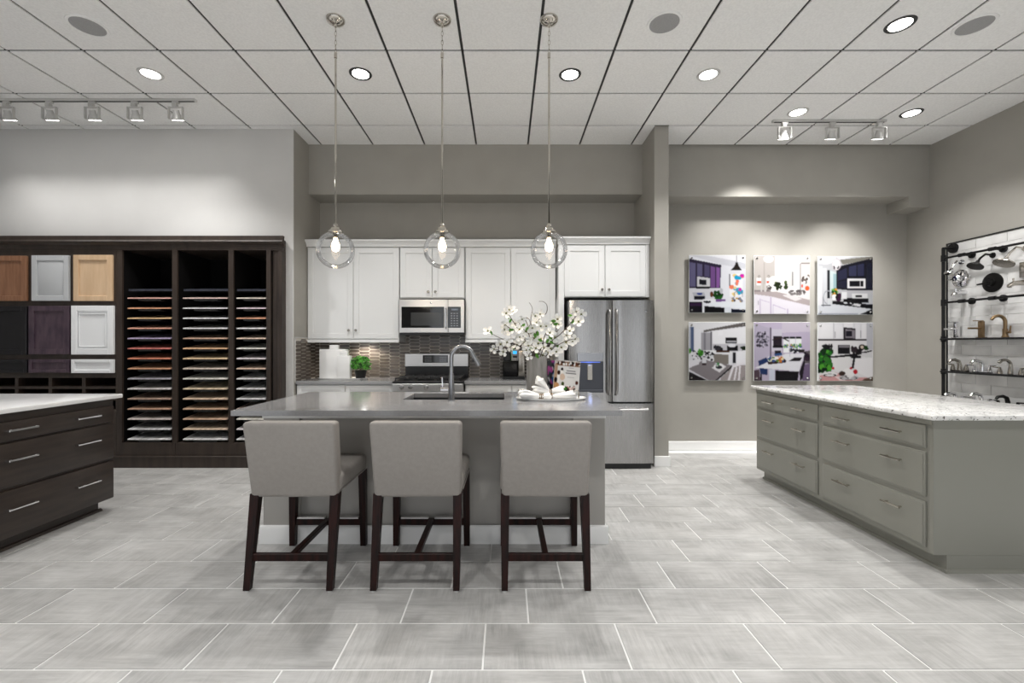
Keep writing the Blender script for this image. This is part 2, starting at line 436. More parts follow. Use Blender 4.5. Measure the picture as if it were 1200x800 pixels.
def crown_poly(m, x0, x1, y, z, h=.075, out=.055, ret_r=False):
    """crown along X with its top edge jutting to -Y"""
    prof = [(0, 0), (-.008, 0), (-.012, .018), (-out * .55, h * .55), (-out, h * .8), (-out, h), (0, h)]
    m.prism(prof, lambda u, v, q: (q, y + u, z + v), x0, x1); return m

# upper cabinets
YU = 5.23
def uX(px): return X(px, YU)
UZ0, UZ1 = Z(401.3, YU), Z(290.3, YU)
def upper(label, p0, p1, dspans, knobs, z0, rail, kz, split=True):
    t = thing('upper_cabinet', label, 'cabinet', ((uX(p0) + uX(p1)) / 2, YU + .2, z0), 'white upper cabinets')
    obj('body', M().box(uX(p0), uX(p1), YU + .021, YB - .012, z0, UZ1 + .012), 'white_cab', t)
    if rail:
        obj('light_rail', M().box(uX(p0) - .0, uX(p1), YU + .002, YU + .02, z0 - .012, z0 + .022, .004).box(uX(p0), uX(p1), YU - .004, YU + .03, z0 - .012, z0 + .004, .003), 'white_cab', t)
    doors(t, [(uX(a), uX(b)) for a, b in dspans], z0 + (.034 if rail else .012), UZ1, YU, [uX(k) for k in knobs], kz)
    return t
zk = Z(387, YU)
upper('white two-door shaker cabinet above the white canisters, left of the microwave', 359.8, 467.6, [(360.6, 413.6), (414.4, 467)], (409, 417.5), UZ0 + .012, True, zk)
upper('short white two-door cabinet directly above the microwave', 468.4, 544.4, [(469, 506), (506.8, 543.8)], (502, 510.5), Z(349.6, YU), False, Z(342, YU))
upper('white two-door cabinet between the microwave and the refrigerator, behind the blossoms', 545.2, 651.2, [(546, 598.0), (598.8, 650.4)], (594, 603.5), UZ0 + .012, True, zk)
cr = tag(obj('crown_moulding', crown_poly(M(), uX(359.8) - .03, uX(651.2), YU, UZ1 + .012), 'white_cab', at=(-1, YU, UZ1)), 'long white crown moulding along the tops of the lower-set upper cabinets', 'moulding', 'white crown mouldings')

# refrigerator surround
YF = 5.0
def fX(px): return X(px, YF)
FZ0, FZ1 = Z(348, YF), Z(287.5, YF)
t = thing('refrigerator_cabinet', 'deep white two-door cabinet above the stainless refrigerator', 'cabinet', (fX(711), YF + .3, FZ0))
obj('body', M().box(fX(655.5), XA1 - .004, YF + .021, YB - .012, FZ0, FZ1 + .012), 'white_cab', t)
obj('filler_strip', M().box(fX(757), XA1 - .004, YF + .004, YF + .021, FZ0, FZ1 + .012, .001), 'white_cab', t)
doors(t, [(fX(661.5), fX(708.4)), (fX(709.6), fX(756.6))], FZ0 + .008, FZ1, YF, (fX(705.3), fX(713.3)), Z(339.5, YF))
obj('side_panel', M().box(fX(654.5), fX(661), YF, YB - .012, 0, FZ0 - .001).box(fX(654.5), fX(661), YF, YF + .02, FZ0 - .001, FZ1 + .012), 'white_cab', t)
obj('crown', crown_poly(M(), fX(653.5), XA1 - .003, YF + .0, FZ1 + .0125), 'white_cab', t)

# base cabinets and back counter
YC = 4.93
def cX(px): return X(px, YC)
CZ = .920
def base_cab(label, x0, x1, n, hide=None):
    t = thing('base_cabinet', label, 'cabinet', ((x0 + x1) / 2, YC + .3, 0), 'white base cabinets')
    obj('body', M().box(x0, x1, YC + .04, YB - .012, .1, CZ - .034).box(x0, x1, YC + .1, YB - .012, 0, .1), 'white_cab', t)
    w = (x1 - x0) / n
    for k in range(n):
        a, b = x0 + k * w + .006, x0 + (k + 1) * w - .006
        d = obj('drawer', shaker(M(), a, b, .715, CZ - .05, YC + .02, fw=.045), 'white_cab', t)
        for dx in (-.06, .06): knob(d, (a + b) / 2 + dx, YC + .02, .785)
        d = obj('door', shaker(M(), a, b, .112, .705, YC + .02), 'white_cab', t)
        knob(d, b - .04 if k % 2 == 0 else a + .04, YC + .02, .62)
XS0, XS1 = X(459, 4.83), X(543, 4.83)
base_cab('white base cabinet with drawers left of the gas range', XA0 + .009, XS0 - .006, 2)
base_cab('white base cabinet with drawers right of the gas range, behind the faucet', XS1 + .006, fX(654.5) - .004, 2)
def counter(label, x0, x1):
    return tag(obj('countertop', M().box(x0, x1, YC, YB - .011, CZ - .034, CZ, .003), 'quartz', at=((x0 + x1) / 2, YC + .3, CZ - .03)), label, 'countertop', 'grey back countertops')
counter('grey quartz back countertop under canisters and potted plant', XA0 + .008, XS0 - .003)
counter('grey quartz back countertop under the coffee machine', XS1 + .003, fX(654.5) - .002)

# ------------------------------------------------------------------ range
YR = 4.83
t = thing('gas_range', 'stainless freestanding gas range under the microwave', 'range', ((XS0 + XS1) / 2, 5.2, 0))
obj('body', M().box(XS0, XS1, YR + .05, YB - .03, .04, .905), 'black', t)
obj('oven_door', M().box(XS0 + .004, XS1 - .004, YR + .01, YR + .05, .24, .79, .005), 'steel_h', t)
obj('drawer', M().box(XS0 + .004, XS1 - .004, YR + .012, YR + .05, .06, .23, .004), 'steel_h', t)
obj('control_panel', M().box(XS0 + .002, XS1 - .002, YR, YR + .05, Z(458.6, YR), Z(449.6, YR), .005), 'steel_h', t)
obj('oven_handle', M().tube([(XS0 + .06, YR - .03, .745), (XS1 - .06, YR - .03, .745)], .012), 'steel_h', t)
for px in (471, 481, 499.5, 518, 528):
    rot = Matrix.Rotation(PI / 2, 4, 'X')
    obj('control_knob', M().lathe([(0, 0), (.024, 0), (.024, .008), (.018, .012), (.017, .03), (0, .032)], (X(px, YR), YR, Z(453.6, YR)), 18, rot), 'steel', t)
obj('cooktop', M().box(XS0, XS1, YR + .01, 5.44, .905, .925, .006), 'black', t)
for k in range(3):
    a = XS0 + .02 + k * .243; b = a + .235; gm = M()
    y0, y1, z = YR + .05, 5.40, .945
    for xx in (a, (a + b) / 2 - .004, b - .012): gm.box(xx, xx + .012, y0, y1, z, z + .014, .003)
    for yy in (y0, y0 + .17, (y0 + y1) / 2, y1 - .18, y1 - .012): gm.box(a, b, yy, yy + .012, z, z + .014, .003)
    for xx in (a, b - .012):
        for yy in (y0, y1 - .012): gm.box(xx, xx + .012, yy, yy + .012, .925, z)
    obj('burner_grate', gm, 'iron', t)
    for yy in (y0 + .14, y1 - .14): obj('burner', M().lathe([(0, 0), (.05, 0), (.05, .008), (.032, .012), (.032, .02), (0, .021)], ((a + b) / 2, yy, .925), 18), 'iron', t)
YG = 5.46
zb0, zb1 = Z(429.5, YG), Z(414, YG)
obj('backguard_base', M().box(XS0 + .005, XS1 - .005, YG + .012, YB - .03, .905, zb0), 'black', t)
bg = obj('backguard', M().box(XS0 - .002, XS1 + .002, YG, YB - .03, zb0, zb1, .006), 'steel_h', t)
obj('display', M().box(X(495.5, YG), X(525, YG), YG - .003, YG, Z(425, YG), Z(416, YG), .001), 'blackglass', bg)
kb = M()
for i in range(4):
    for j in range(3):
        for s0 in (498, 515.5): kb.box(X(s0 + i * 2.1, YG), X(s0 + 1.1 + i * 2.1, YG), YG - .004, YG - .003, Z(423.3 - j * 2.3, YG), Z(422.6 - j * 2.3, YG))
obj('keypad', kb, 'gun', bg)

# ------------------------------------------------------------------ microwave
YM = 5.16
def mX(p): return X(p, YM)
def mZ(p): return Z(p, YM)
t = thing('microwave', 'stainless over-the-range microwave under the short white cabinet', 'microwave', (mX(505.5), YM + .2, mZ(390)))
obj('body', M().box(mX(467.4), mX(544), YM + .03, YB - .012, mZ(391), mZ(350.4)), 'black', t)
d = obj('door', M().box(mX(467.4), mX(525), YM, YM + .03, mZ(389.8), mZ(350.6), .004), 'steel_h', t)
obj('window_frame', M().box(mX(470.5), mX(520.5), YM - .003, YM, mZ(384), mZ(359.3), .001), 'blackglass', d)
obj('window', M().box(mX(481.5), mX(518), YM - .0045, YM - .003, mZ(381.5), mZ(366), .0005), 'greyglass', d)
obj('badge', M().lathe([(0, 0), (.012, 0), (.012, .003), (.009, .004), (0, .004)], (mX(505.3), YM, mZ(354.8)), 16, Matrix.Rotation(PI / 2, 4, 'X')), 'chrome', d)
obj('handle', M().tube([(mX(522.6), YM, mZ(360)), (mX(522.6), YM - .035, mZ(362)), (mX(522.6), YM - .035, mZ(383)), (mX(522.6), YM, mZ(385))], .009), 'chrome', d)
p = obj('control_panel', M().box(mX(525.3), mX(544), YM, YM + .03, mZ(389.8), mZ(350.6), .004), 'steel_h', t)
obj('keypad', M().box(mX(524.8), mX(540), YM - .003, YM, mZ(384), mZ(359.3), .001), 'blackglass', p)
kb = M()
for i in range(3):
    for j in range(6): kb.box(mX(528.3 + i * 3.3), mX(530 + i * 3.3), YM - .004, YM - .003, mZ(382 - j * 2.9), mZ(381.2 - j * 2.9))
obj('button', kb, 'gun', p)['kind'] = 'stuff'
obj('clock', M().box(mX(529), mX(537), YM - .004, YM - .003, mZ(363.6), mZ(361.6)), mat('dim_clock_digits', '#7C8490'), p)
obj('vent', M().box(mX(468), mX(543.6), YM + .005, YM + .2, mZ(392.4), mZ(390), .002), 'black', t)

# ------------------------------------------------------------------ refrigerator
YQ = 4.74
def rX(p): return X(p, YQ)
def rZ(p): return Z(p, YQ)
t = thing('refrigerator', 'stainless french-door refrigerator with ice dispenser beside the partition', 'refrigerator', (rX(716.5), 5.1, 0))
obj('cabinet_case', M().box(rX(667.5), rX(766), YQ + .075, YB - .03, .03, rZ(351.5)).box(rX(668.5), rX(764), YQ + .03, YQ + .3, 0, .06), 'black', t)
def frdoor(x0, x1, z0, z1, bow=.012):
    n = 8; pl = []
    for k in range(n + 1):
        u = k / n; pl.append((x0 + (x1 - x0) * u, YQ - bow * (1 - (2 * u - 1) ** 2) * .6))
    pl = [(x0, YQ + .07)] + [(x0, YQ + .008)] + pl[1:-1] + [(x1, YQ + .008), (x1, YQ + .07)]
    return M().prism(pl, lambda u, v, q: (u, v, q), z0, z1)
d = obj('left_door', frdoor(rX(667.6), rX(717.2), rZ(470.6), rZ(351.6)), 'steel', t)
dx0, dx1 = rX(676.6), rX(706)
obj('dispenser_panel', M().box(dx0 - .006, dx1 + .006, YQ - .02, YQ - .002, rZ(423.5), rZ(413), .004), 'gun', d)
rc = M().box(dx0, dx1, YQ - .013, YQ - .008, rZ(456.5), rZ(423.5)).box(dx0 - .006, dx0, YQ - .02, YQ - .002, rZ(458), rZ(423.5)).box(dx1, dx1 + .006, YQ - .02, YQ - .002, rZ(458), rZ(423.5)).box(dx0 - .006, dx1 + .006, YQ - .03, YQ - .002, rZ(459.5), rZ(456.5), .003)
obj('dispenser_recess', rc, mat('dark_steel_recess', '#4A4C52', rough=.35, metal=.7), d)
obj('dispenser_paddle', M().box(rX(688), rX(694), YQ - .022, YQ - .012, rZ(445), rZ(427), .003), 'nickel', d)
obj('dispenser_lamp', M().box(rX(680), rX(703), YQ - .016, YQ - .013, rZ(424.6), rZ(423.8)), 'led', d)
lamp('POINT', d, (rX(691), YQ - .04, rZ(426.5)), .03, (.35, .48, 1), .02)
d2 = obj('right_door', frdoor(rX(718.2), rX(766), rZ(470.6), rZ(351.6)), 'steel', t)
obj('badge', M().lathe([(0, 0), (.013, 0), (.013, .003), (.010, .004), (0, .004)], (rX(757), YQ - .008, rZ(364.5)), 16, Matrix.Rotation(PI / 2, 4, 'X')), 'gun', d2)
for dd, px in ((d, 713.5), (d2, 721.5)):
    x = rX(px); y = YQ - .055
    obj('handle', M().tube([(x, YQ, rZ(363)), (x, y + .01, rZ(364.5)), (x, y - .006, rZ(368)), (x, y - .012, rZ(412)), (x, y - .006, rZ(457)), (x, y + .01, rZ(460.5)), (x, YQ, rZ(462))], .014, 12), 'steel', dd)
d3 = obj('freezer_drawer', frdoor(rX(667.6), rX(766), rZ(542.8), rZ(472.8)), 'steel', t)
obj('handle', M().tube([(rX(675), YQ, rZ(479)), (rX(677), YQ - .05, rZ(479)), (rX(716), YQ - .06, rZ(479.6)), (rX(757), YQ - .05, rZ(479)), (rX(759), YQ, rZ(479))], .013, 12), 'steel_h', d3)

# ------------------------------------------------------------------ things on the back counter
t = thing('coffee_machine', 'black and silver coffee machine with small blue screen on the back counter', 'coffee machine', (X(602, 5.25), 5.3, CZ))
ya, yb = 5.19, 5.50
def kX(p): return X(p, ya)
def kZ(p): return Z(p, ya)
obj('base', M().box(kX(589), kX(615), ya - .02, yb, CZ, CZ + .03, .005), 'black', t)
obj('water_tank', M().box(kX(589.3), kX(607), ya + .01, yb - .02, CZ + .03, kZ(423), .006), 'blackglass', t)
obj('brew_head', M().box(kX(590), kX(598.8), ya + .02, yb - .03, kZ(423), kZ(411.5), .01), 'black', t)
hs = obj('head_housing', M().box(kX(598.8), kX(607.4), ya - .005, yb - .03, kZ(423), kZ(409), .006), 'chrome', t)
obj('screen', M().box(kX(601), kX(605.6), ya - .008, ya - .005, kZ(414.6), kZ(411)), 'screen', hs)
obj('slot', M().box(kX(601), kX(605.8), ya - .008, ya - .005, kZ(419), kZ(416.7)), 'black', hs)
obj('side_housing', M().box(kX(607.4), kX(615), ya, yb, CZ + .03, kZ(410), .012, 2), 'nickel', t)

YT = 5.22
t = thing('oval_tray', 'white oval tray on the back counter under canisters and plant', 'tray', (X(402, YT), YT, CZ))
obj('dish', M().lathe([(0, .004), (.20, .004), (.225, .016), (.232, .016), (.215, 0), (0, 0)], (X(402, YT), YT, CZ + .0005), 40, None, 1.28, .52), 'tray', t)
def canister(label, p0, p1, ptop, q0, q1, qtop, pb, Y, dep):
    x0, x1 = X(p0, Y), X(p1, Y); zb = CZ + .0046
    t = thing('canister', label, 'canister', ((x0 + x1) / 2, Y, zb), 'white canisters on the oval tray')
    obj('jar', M().box(x0, x1, Y - dep / 2, Y + dep / 2, zb, Z(ptop, Y), .008, 2), 'porcelain', t)
    obj('stopper', M().box(X(q0, Y), X(q1, Y), Y - dep * .3, Y + dep * .3, Z(ptop, Y) - .001, Z(qtop, Y), .006, 2), 'porcelain', t)
canister('tall wide white rectangular canister with a square stopper', 376, 407, 408.8, 387, 397, 404, 444, 5.26, .10)
canister('smaller narrow white canister standing before the wide one', 396, 411.3, 416.5, 398.5, 408, 411, 444, 5.165, .08)

t = thing('potted_plant', 'small round green boxwood in a black pot beside the white canisters', 'plant', (X(422.5, 5.2), 5.2, CZ + .005))
px, pz = X(422.6, 5.2), CZ + .0046
obj('pot', M().lathe([(0, 0), (.052, 0), (.068, .09), (.07, .10), (.062, .10), (.058, .085), (0, .085)], (px, 5.2, pz), 24), 'black', t)
fm = M()
for k in range(850):
    a, c = random.uniform(0, 2 * PI), random.uniform(-.55, 1)
    rr = .118 * random.uniform(.62, 1.05); s_ = math.sqrt(max(0, 1 - c * c))
    p_ = Vector((px + rr * s_ * math.cos(a), 5.2 + rr * s_ * math.sin(a), pz + .165 + rr * c * .85))
    n = Vector((random.uniform(-1, 1), random.uniform(-1, 1), random.uniform(-.4, 1))).normalized(); u = n.orthogonal().normalized(); w = n.cross(u); L = random.uniform(.010, .017)
    fm.quad(p_ - u * L, p_ - w * L * .5 + n * .003, p_ + u * L, p_ + w * L * .5 + n * .003)
obj('foliage', fm, 'boxleaf', t, flat=True)['kind'] = 'stuff'
sm = M()
for k in range(6): sm.tube([(px, 5.2, pz + .08), (px + random.uniform(-.05, .05), 5.2 + random.uniform(-.05, .05), pz + .2)], .003, 5)
obj('stem', sm, 'bark', t)

# ------------------------------------------------------------------ kitchen island
IZ = .926
IX0, IX1, IY0, IY1 = X(270.3, 2.68), X(729.3, 2.68), 2.68, 3.75
BX0, BX1, BY0, BY1 = X(308.5, 2.976), X(709, 2.976), 2.976, 3.70
t = thing('kitchen_island', 'large warm grey island base behind the three stools', 'island', ((BX0 + BX1) / 2, 3.3, 0))
SX0, SX1, SY0, SY1 = X(471.5, 3.21), X(591, 3.21), 3.21, 3.62
zt = IZ - .033
obj('body', M().box(BX0 + .03, BX1 - .03, BY0 + .022, BY0 + .04, 0, zt).box(BX0, BX0 + .02, BY0 + .06, BY1, 0, zt).box(BX1 - .02, BX1, BY0 + .06, BY1, 0, zt).box(BX0 + .02, BX1 - .02, BY1 - .02, BY1, .1, zt).box(BX0 + .02, BX1 - .02, BY0 + .04, BY1 - .02, .1, .12), 'isl', t)
for a, b in ((BX0, BX0 + .245), (BX1 - .215, BX1)):
    obj('post', M().box(a, b, BY0, BY0 + .06, 0, zt, .002), 'isl', t)
obj('top_rail', M().box(BX0, BX1, BY0 - .016, BY0 + .0, .833, zt, .002), 'white_trim', t)
obj('base_moulding', M().prism([(0, 0), (-.018, 0), (-.018, .095), (-.012, .112), (0, .12)], lambda u, v, q: (q, BY0 + u, v), BX0 - .018, BX1 + .018).prism([(0, 0), (.018, 0), (.018, .095), (.012, .112), (0, .12)], lambda u, v, q: (BX1 + u, q, v), BY0, BY1).prism([(0, 0), (-.018, 0), (-.018, .095), (-.012, .112), (0, .12)], lambda u, v, q: (BX0 + u, q, v), BY0, BY1), 'white_trim', t)
cm = M().box(IX0, SX0, IY0, IY1, zt + .0005, IZ, .002).box(SX1, IX1, IY0, IY1, zt + .0005, IZ, .002).box(SX0 - .002, SX1 + .002, IY0, SY0, zt + .0005, IZ, .002).box(SX0 - .002, SX1 + .002, SY1, IY1, zt + .0005, IZ, .002)
cm = M()
xs, ys = (IX0, SX0, SX1, IX1), (IY0, SY0, SY1, IY1)
vt = [[cm.b.verts.new((x, y, IZ)) for y in ys] for x in xs]; vb = [[cm.b.verts.new((x, y, zt + .0005)) for y in ys] for x in xs]
for i in range(3):
    for j in range(3):
        if (i, j) == (1, 1): continue
        cm.b.faces.new((vt[i][j], vt[i + 1][j], vt[i + 1][j + 1], vt[i][j + 1])); cm.b.faces.new((vb[i][j], vb[i][j + 1], vb[i + 1][j + 1], vb[i + 1][j]))
for k in range(3):
    for (i0, j0, i1, j1) in ((k, 0, k + 1, 0), (k, 3, k + 1, 3), (0, k, 0, k + 1), (3, k, 3, k + 1)):
        cm.b.faces.new((vt[i0][j0], vb[i0][j0], vb[i1][j1], vt[i1][j1]))
for (i0, j0, i1, j1) in ((1, 1, 2, 1), (2, 1, 2, 2), (2, 2, 1, 2), (1, 2, 1, 1)):
    cm.b.faces.new((vt[i0][j0], vb[i0][j0], vb[i1][j1], vt[i1][j1]))
tag(obj('island_countertop', cm, 'quartz', at=((IX0 + IX1) / 2, 3.2, zt + .0005), flat=True), 'long glossy grey quartz countertop with a sink cut into it', 'countertop')
d_ = .2
sk = M().box(SX0 - .015, SX1 + .015, SY0 - .015, SY1 + .015, zt - d_, zt - d_ + .004)
for a in ((SX0 - .015, SX0 - .005, SY0 - .015, SY1 + .015), (SX1 + .005, SX1 + .015, SY0 - .015, SY1 + .015), (SX0 - .005, SX1 + .005, SY0 - .015, SY0 - .005), (SX0 - .005, SX1 + .005, SY1 + .005, SY1 + .015)):
    sk.box(*a, zt - d_ + .004, zt)
t = thing('kitchen_sink', 'dark undermount sink sunk into the grey island counter', 'sink', ((SX0 + SX1) / 2, 3.4, zt - d_))
obj('basin', sk, mat('dark_composite_sink', '#3A3A3C', rough=.35), t)
obj('drain', M().lathe([(0, .004), (.04, .004), (.045, .006), (.045, 0), (0, 0)], ((SX0 + SX1) / 2, 3.42, zt - d_ + .004), 20), 'steel', t)

YFa = 3.17
fx = X(529, YFa)
t = thing('kitchen_faucet', 'brushed steel gooseneck pull-down faucet by the island sink', 'faucet', (fx, YFa, IZ))
obj('column', M().lathe([(0, 0), (.026, 0), (.026, .006), (.0235, .01), (.019, .17), (.0165, .19), (0, .19)], (fx, YFa, IZ), 24), 'gun', t)
arc = [(fx, YFa, IZ + .18), (fx, YFa, IZ + .30)]
dirv = Vector((.97, .24, 0)).normalized(); R = .078
for k in range(1, 13):
    a = PI - k * (PI - .38) / 12
    q = Vector((fx, YFa, IZ + .305)) + dirv * (R + R * math.cos(a)) + Vector((0, 0, R * math.sin(a)))
    arc.append(q)
obj('spout', M().tube(arc, .0145, 14), 'gun', t)
e = Vector(arc[-1]); dn = (Vector(arc[-1]) - Vector(arc[-2])).normalized()
sh = obj('spray_head', M().tube([e, e + dn * .03, e + dn * .10], [.0155, .0165, .0195], 16), 'gun', t)
obj('spray_button', M().box(-.006, .006, -.004, .004, -.02, .02, .002, 1, Matrix.Translation(e + dn * .05 - dirv * .018)), 'black', sh)
lv = obj('valve', M().cyl((fx - .02, YFa, IZ + .075), (fx - .075, YFa, IZ + .075), .016, .017, 16), 'chrome', t)
obj('lever', M().tube([(fx - .062, YFa, IZ + .085), (fx - .066, YFa - .004, IZ + .165)], [.0055, .0045], 10), 'chrome', lv)

# tray, napkins, book, vase
YTr = 3.24
tx = X(645.5, YTr)
t = thing('serving_tray', 'white oval serving tray with metal end handles on the island', 'tray', (tx, YTr, IZ))
obj('plate', M().lathe([(0, .006), (.205, .006), (.226, .015), (.238, .016), (.24, .012), (.225, 0), (0, 0)], (tx, YTr, IZ + .0005), 48, None, 1.06, .60), 'tray', t)
for s_ in (-1, 1):
    x = tx + s_ * (.175 if s_ > 0 else .215); yq = YTr - .045 if s_ > 0 else YTr + .02
    obj('handle', M().tube([(x - .02, yq, IZ + .006), (x - .02, yq, IZ + .058), (x - .015, yq, IZ + .067), (x + .015, yq, IZ + .067), (x + .02, yq, IZ + .058), (x + .02, yq, IZ + .006)], .0055, 8), 'nickel', t)

def napkin(label, loc, rz, fans, seed):
    """fans: (length, end radius, flatness, yaw, pitch, roundness) of the gathered cloth each side of the ring"""
    rnd = random.Random(seed); nu, nv = 18, 40
    m = M()
    for L, w, fl_t, yaw, pitch, rd in fans:
        ph = rnd.uniform(0, 6); rings = []
        rot = Matrix.Rotation(yaw, 3, 'Z') @ Matrix.Rotation(-pitch, 3, 'Y')
        for i in range(nu + 1):
            f = i / nu
            r = .013 + (w - .013) * (f ** .8 if not rd else math.sin(min(1, f * 1.02) * PI * .5) ** .8 * (1 if f < .7 else math.sqrt(max(.05, 1 - ((f - .7) / .31) ** 2))))
            ring = []
            for j in range(nv):
                a = 2 * PI * j / nv
                pl = 1 + f * (.15 * math.sin(5 * a + ph + 1.4 * f) + .07 * math.sin(9 * a - ph))
                p_ = rot @ Vector((L * f * (1 + .10 * f * math.cos(2 * a + ph)), r * pl * math.cos(a), r * pl * fl_t * math.sin(a)))
                p_.z += .020 + (max(0, w * fl_t * 1.05 - .020)) * f * (1 if pitch < .3 else 0)
                ring.append(m.b.verts.new((p_.x, p_.y, max(.002, p_.z))))
            rings.append(ring)
        c = m.b.verts.new(sum((v.co for v in rings[-2]), Vector()) / nv)
        for a, b in zip(rings, rings[1:]):
            for j in range(nv): m.b.faces.new((a[j], a[(j + 1) % nv], b[(j + 1) % nv], b[j]))
        for j in range(nv): m.b.faces.new((rings[-1][j], rings[-1][(j + 1) % nv], c))
        m.b.faces.new(rings[0][::-1])
    t = thing('napkin', label, 'napkin', (0, 0, 0), 'white cloth napkins on the serving tray')
    obj('cloth', m, 'cloth', t)
    rm = M()
    for dx in (-.012, 0, .012):
        rm.tube([(dx, .018 * math.cos(a), .021 + .018 * math.sin(a)) for a in [2 * PI * k / 18 for k in range(19)]], .0034, 6, cap=False)
    obj('napkin_ring', rm, 'bronze', t)
    t.location = loc; t.rotation_euler = (0, 0, rz)
    return t
zn = IZ + .0085
napkin('white cloth napkin bunched at the left end of the serving tray', (X(634, 3.17), 3.17, zn), .12, [(.15, .050, .72, PI, .0, True), (.07, .038, .6, 0, 0, True)], 1)
napkin('white cloth napkin fanning out towards the right handle of the serving tray', (X(645, 3.19), 3.19, zn), -.10, [(.17, .052, .55, 0, 0, False), (.05, .034, .6, PI, 0, True)], 2)
napkin('white cloth napkin whose pointed corner rises highest on the serving tray', (X(644, 3.28), 3.28, zn + .022), .1, [(.125, .062, .5, PI + .1, .78, False), (.11, .05, .6, .1, .05, True), (.13, .045, .6, PI + .25, .12, True)], 3)

# flat prints are painted as small colour grids on real panels
class Pic:
    def __init__(s, bg, n=110):
        s.n = n; s.a = np.zeros((n, n, 3)); s.a[:] = S(bg)[:3]
        v = (np.arange(n) + .5) * 100 / n; s.x, s.y = np.meshgrid(v, v)
    def poly(s, c, *p):
        p = [(p[i], p[i + 1]) for i in range(0, len(p), 2)]
        ins = np.zeros_like(s.x, bool)
        for (x0, y0), (x1, y1) in zip(p, p[1:] + p[:1]):
            if y0 == y1: continue
            cr_ = ((y0 > s.y) != (y1 > s.y)) & (s.x < (x1 - x0) * (s.y - y0) / (y1 - y0) + x0); ins ^= cr_
        s.a[ins] = S(c)[:3]; return s
    def rect(s, c, x0, y0, x1, y1): return s.poly(c, x0, y0, x1, y0, x1, y1, x0, y1)
    def ell(s, c, x, y, rx, ry=None, ring=None):
        q = ((s.x - x) / rx) ** 2 + ((s.y - y) / (ry or rx)) ** 2
        k = q < 1 if ring is None else (q < 1) & (q > ring)
        s.a[k] = S(c)[:3]; return s
    def line(s, c, w, *p):
        p = [(p[i], p[i + 1]) for i in range(0, len(p), 2)]
        for (x0, y0), (x1, y1) in zip(p, p[1:]):
            dx, dy = x1 - x0, y1 - y0; L = dx * dx + dy * dy or 1
            tt = np.clip(((s.x - x0) * dx + (s.y - y0) * dy) / L, 0, 1)
            s.a[(s.x - x0 - tt * dx) ** 2 + (s.y - y0 - tt * dy) ** 2 < w * w / 4] = S(c)[:3]
        return s
    def specks(s, cols, x0, y0, x1, y1, n, r, seed=1):
        q = random.Random(seed)
        for _ in range(n): s.ell(q.choice(cols), q.uniform(x0, x1), q.uniform(y0, y1), r * q.uniform(.6, 1.3), r * q.uniform(.6, 1.3))
        return s
def print_obj(name, pic, o, u, v, parent):
    """o = top left corner, u / v = vectors along the width and downwards"""
    k_ = np.pad(pic.a, ((1, 1), (1, 1), (0, 0)), 'edge'); w_ = pic.a.shape[0]
    pic.a = sum(k_[i:i + w_, j:j + w_] * (4 if i == j == 1 else 1 if 1 in (i, j) else .5) for i in range(3) for j in range(3)) / 10
    n = pic.n; o, u, v = Vector(o), Vector(u), Vector(v); sh_ = org(parent)
    vs = [tuple(o + u * (i / (n - 1)) + v * (j / (n - 1)) - sh_) for j in range(n) for i in range(n)]
    fs = [(j * n + i, (j + 1) * n + i, (j + 1) * n + i + 1, j * n + i + 1) for j in range(n - 1) for i in range(n - 1)]
    me = bpy.data.meshes.new(name); me.from_pydata(vs, [], fs)
    ca = me.color_attributes.new('Col', 'FLOAT_COLOR', 'POINT')
    rgba = np.ones((n * n, 4), np.float32); rgba[:, :3] = pic.a.reshape(-1, 3); rgba[:, :3] = rgba[:, :3] ** 1.12 * (.58 if name == 'print' else .9); ca.data.foreach_set('color', rgba.ravel())
    me.materials.append(MT['print']); ob = bpy.data.objects.new(name, me); col.objects.link(ob); ob.parent = parent; return ob

# vase and blossom branches
YV = 3.47
vx = X(629, YV)
vz1 = Z(417.5, YV)
t = thing('vase', 'grey stone cylinder vase holding white blossom branches', 'vase', (vx, YV, IZ))
obj('cylinder', M().lathe([(0, 0), (.078, 0), (.08, .004), (.08, vz1 - IZ), (.072, vz1 - IZ), (.07, .02), (0, .02)], (vx, YV, IZ + .0005), 40), 'stone', t)

pm = M()
for k in range(4):
    a = k * PI / 2; ca, sa = math.cos(a), math.sin(a)
    def q(r, w, z): return (ca * r - sa * w, sa * r + ca * w, z)
    c0 = [q(.002, 0, 0), q(.014, -.012, .006), q(.028, -.013, .011), q(.033, 0, .010), q(.028, .013, .011), q(.014, .012, .006)]
    vs = [pm.b.verts.new(p_) for p_ in c0]; mid = pm.b.verts.new(q(.018, 0, .003))
    for i in range(6): pm.b.faces.new((vs[i], vs[(i + 1) % 6], mid))
pme = mesh_of(pm, 'blossom', 'petal'); pme.materials.append(MT['yellow'])
cmx = M().lathe([(0, 0), (.006, .002), (.005, .008), (0, .009)], (0, 0, 0), 8)
bm2 = bmesh.new(); bm2.from_mesh(pme); nf = len(bm2.faces)
tmp = bpy.data.meshes.new('t'); cmx.b.to_mesh(tmp); cmx.b.free(); bm2.from_mesh(tmp); bm2.faces.ensure_lookup_table()
for f in bm2.faces[nf:]: f.material_index = 1
bm2.to_mesh(pme); bm2.free()
lm = M()
vs = [lm.b.verts.new(p_) for p_ in [(0, 0, 0), (.012, -.011, .003), (.03, -.010, .004), (.045, 0, -.003), (.03, .010, .004), (.012, .011, .003)]]; md = lm.b.verts.new((.02, 0, -.003))
for i in range(6): lm.b.faces.new((vs[i], vs[(i + 1) % 6], md))
lme = mesh_of(lm, 'leaf', 'leaf')
rb = random.Random(12)
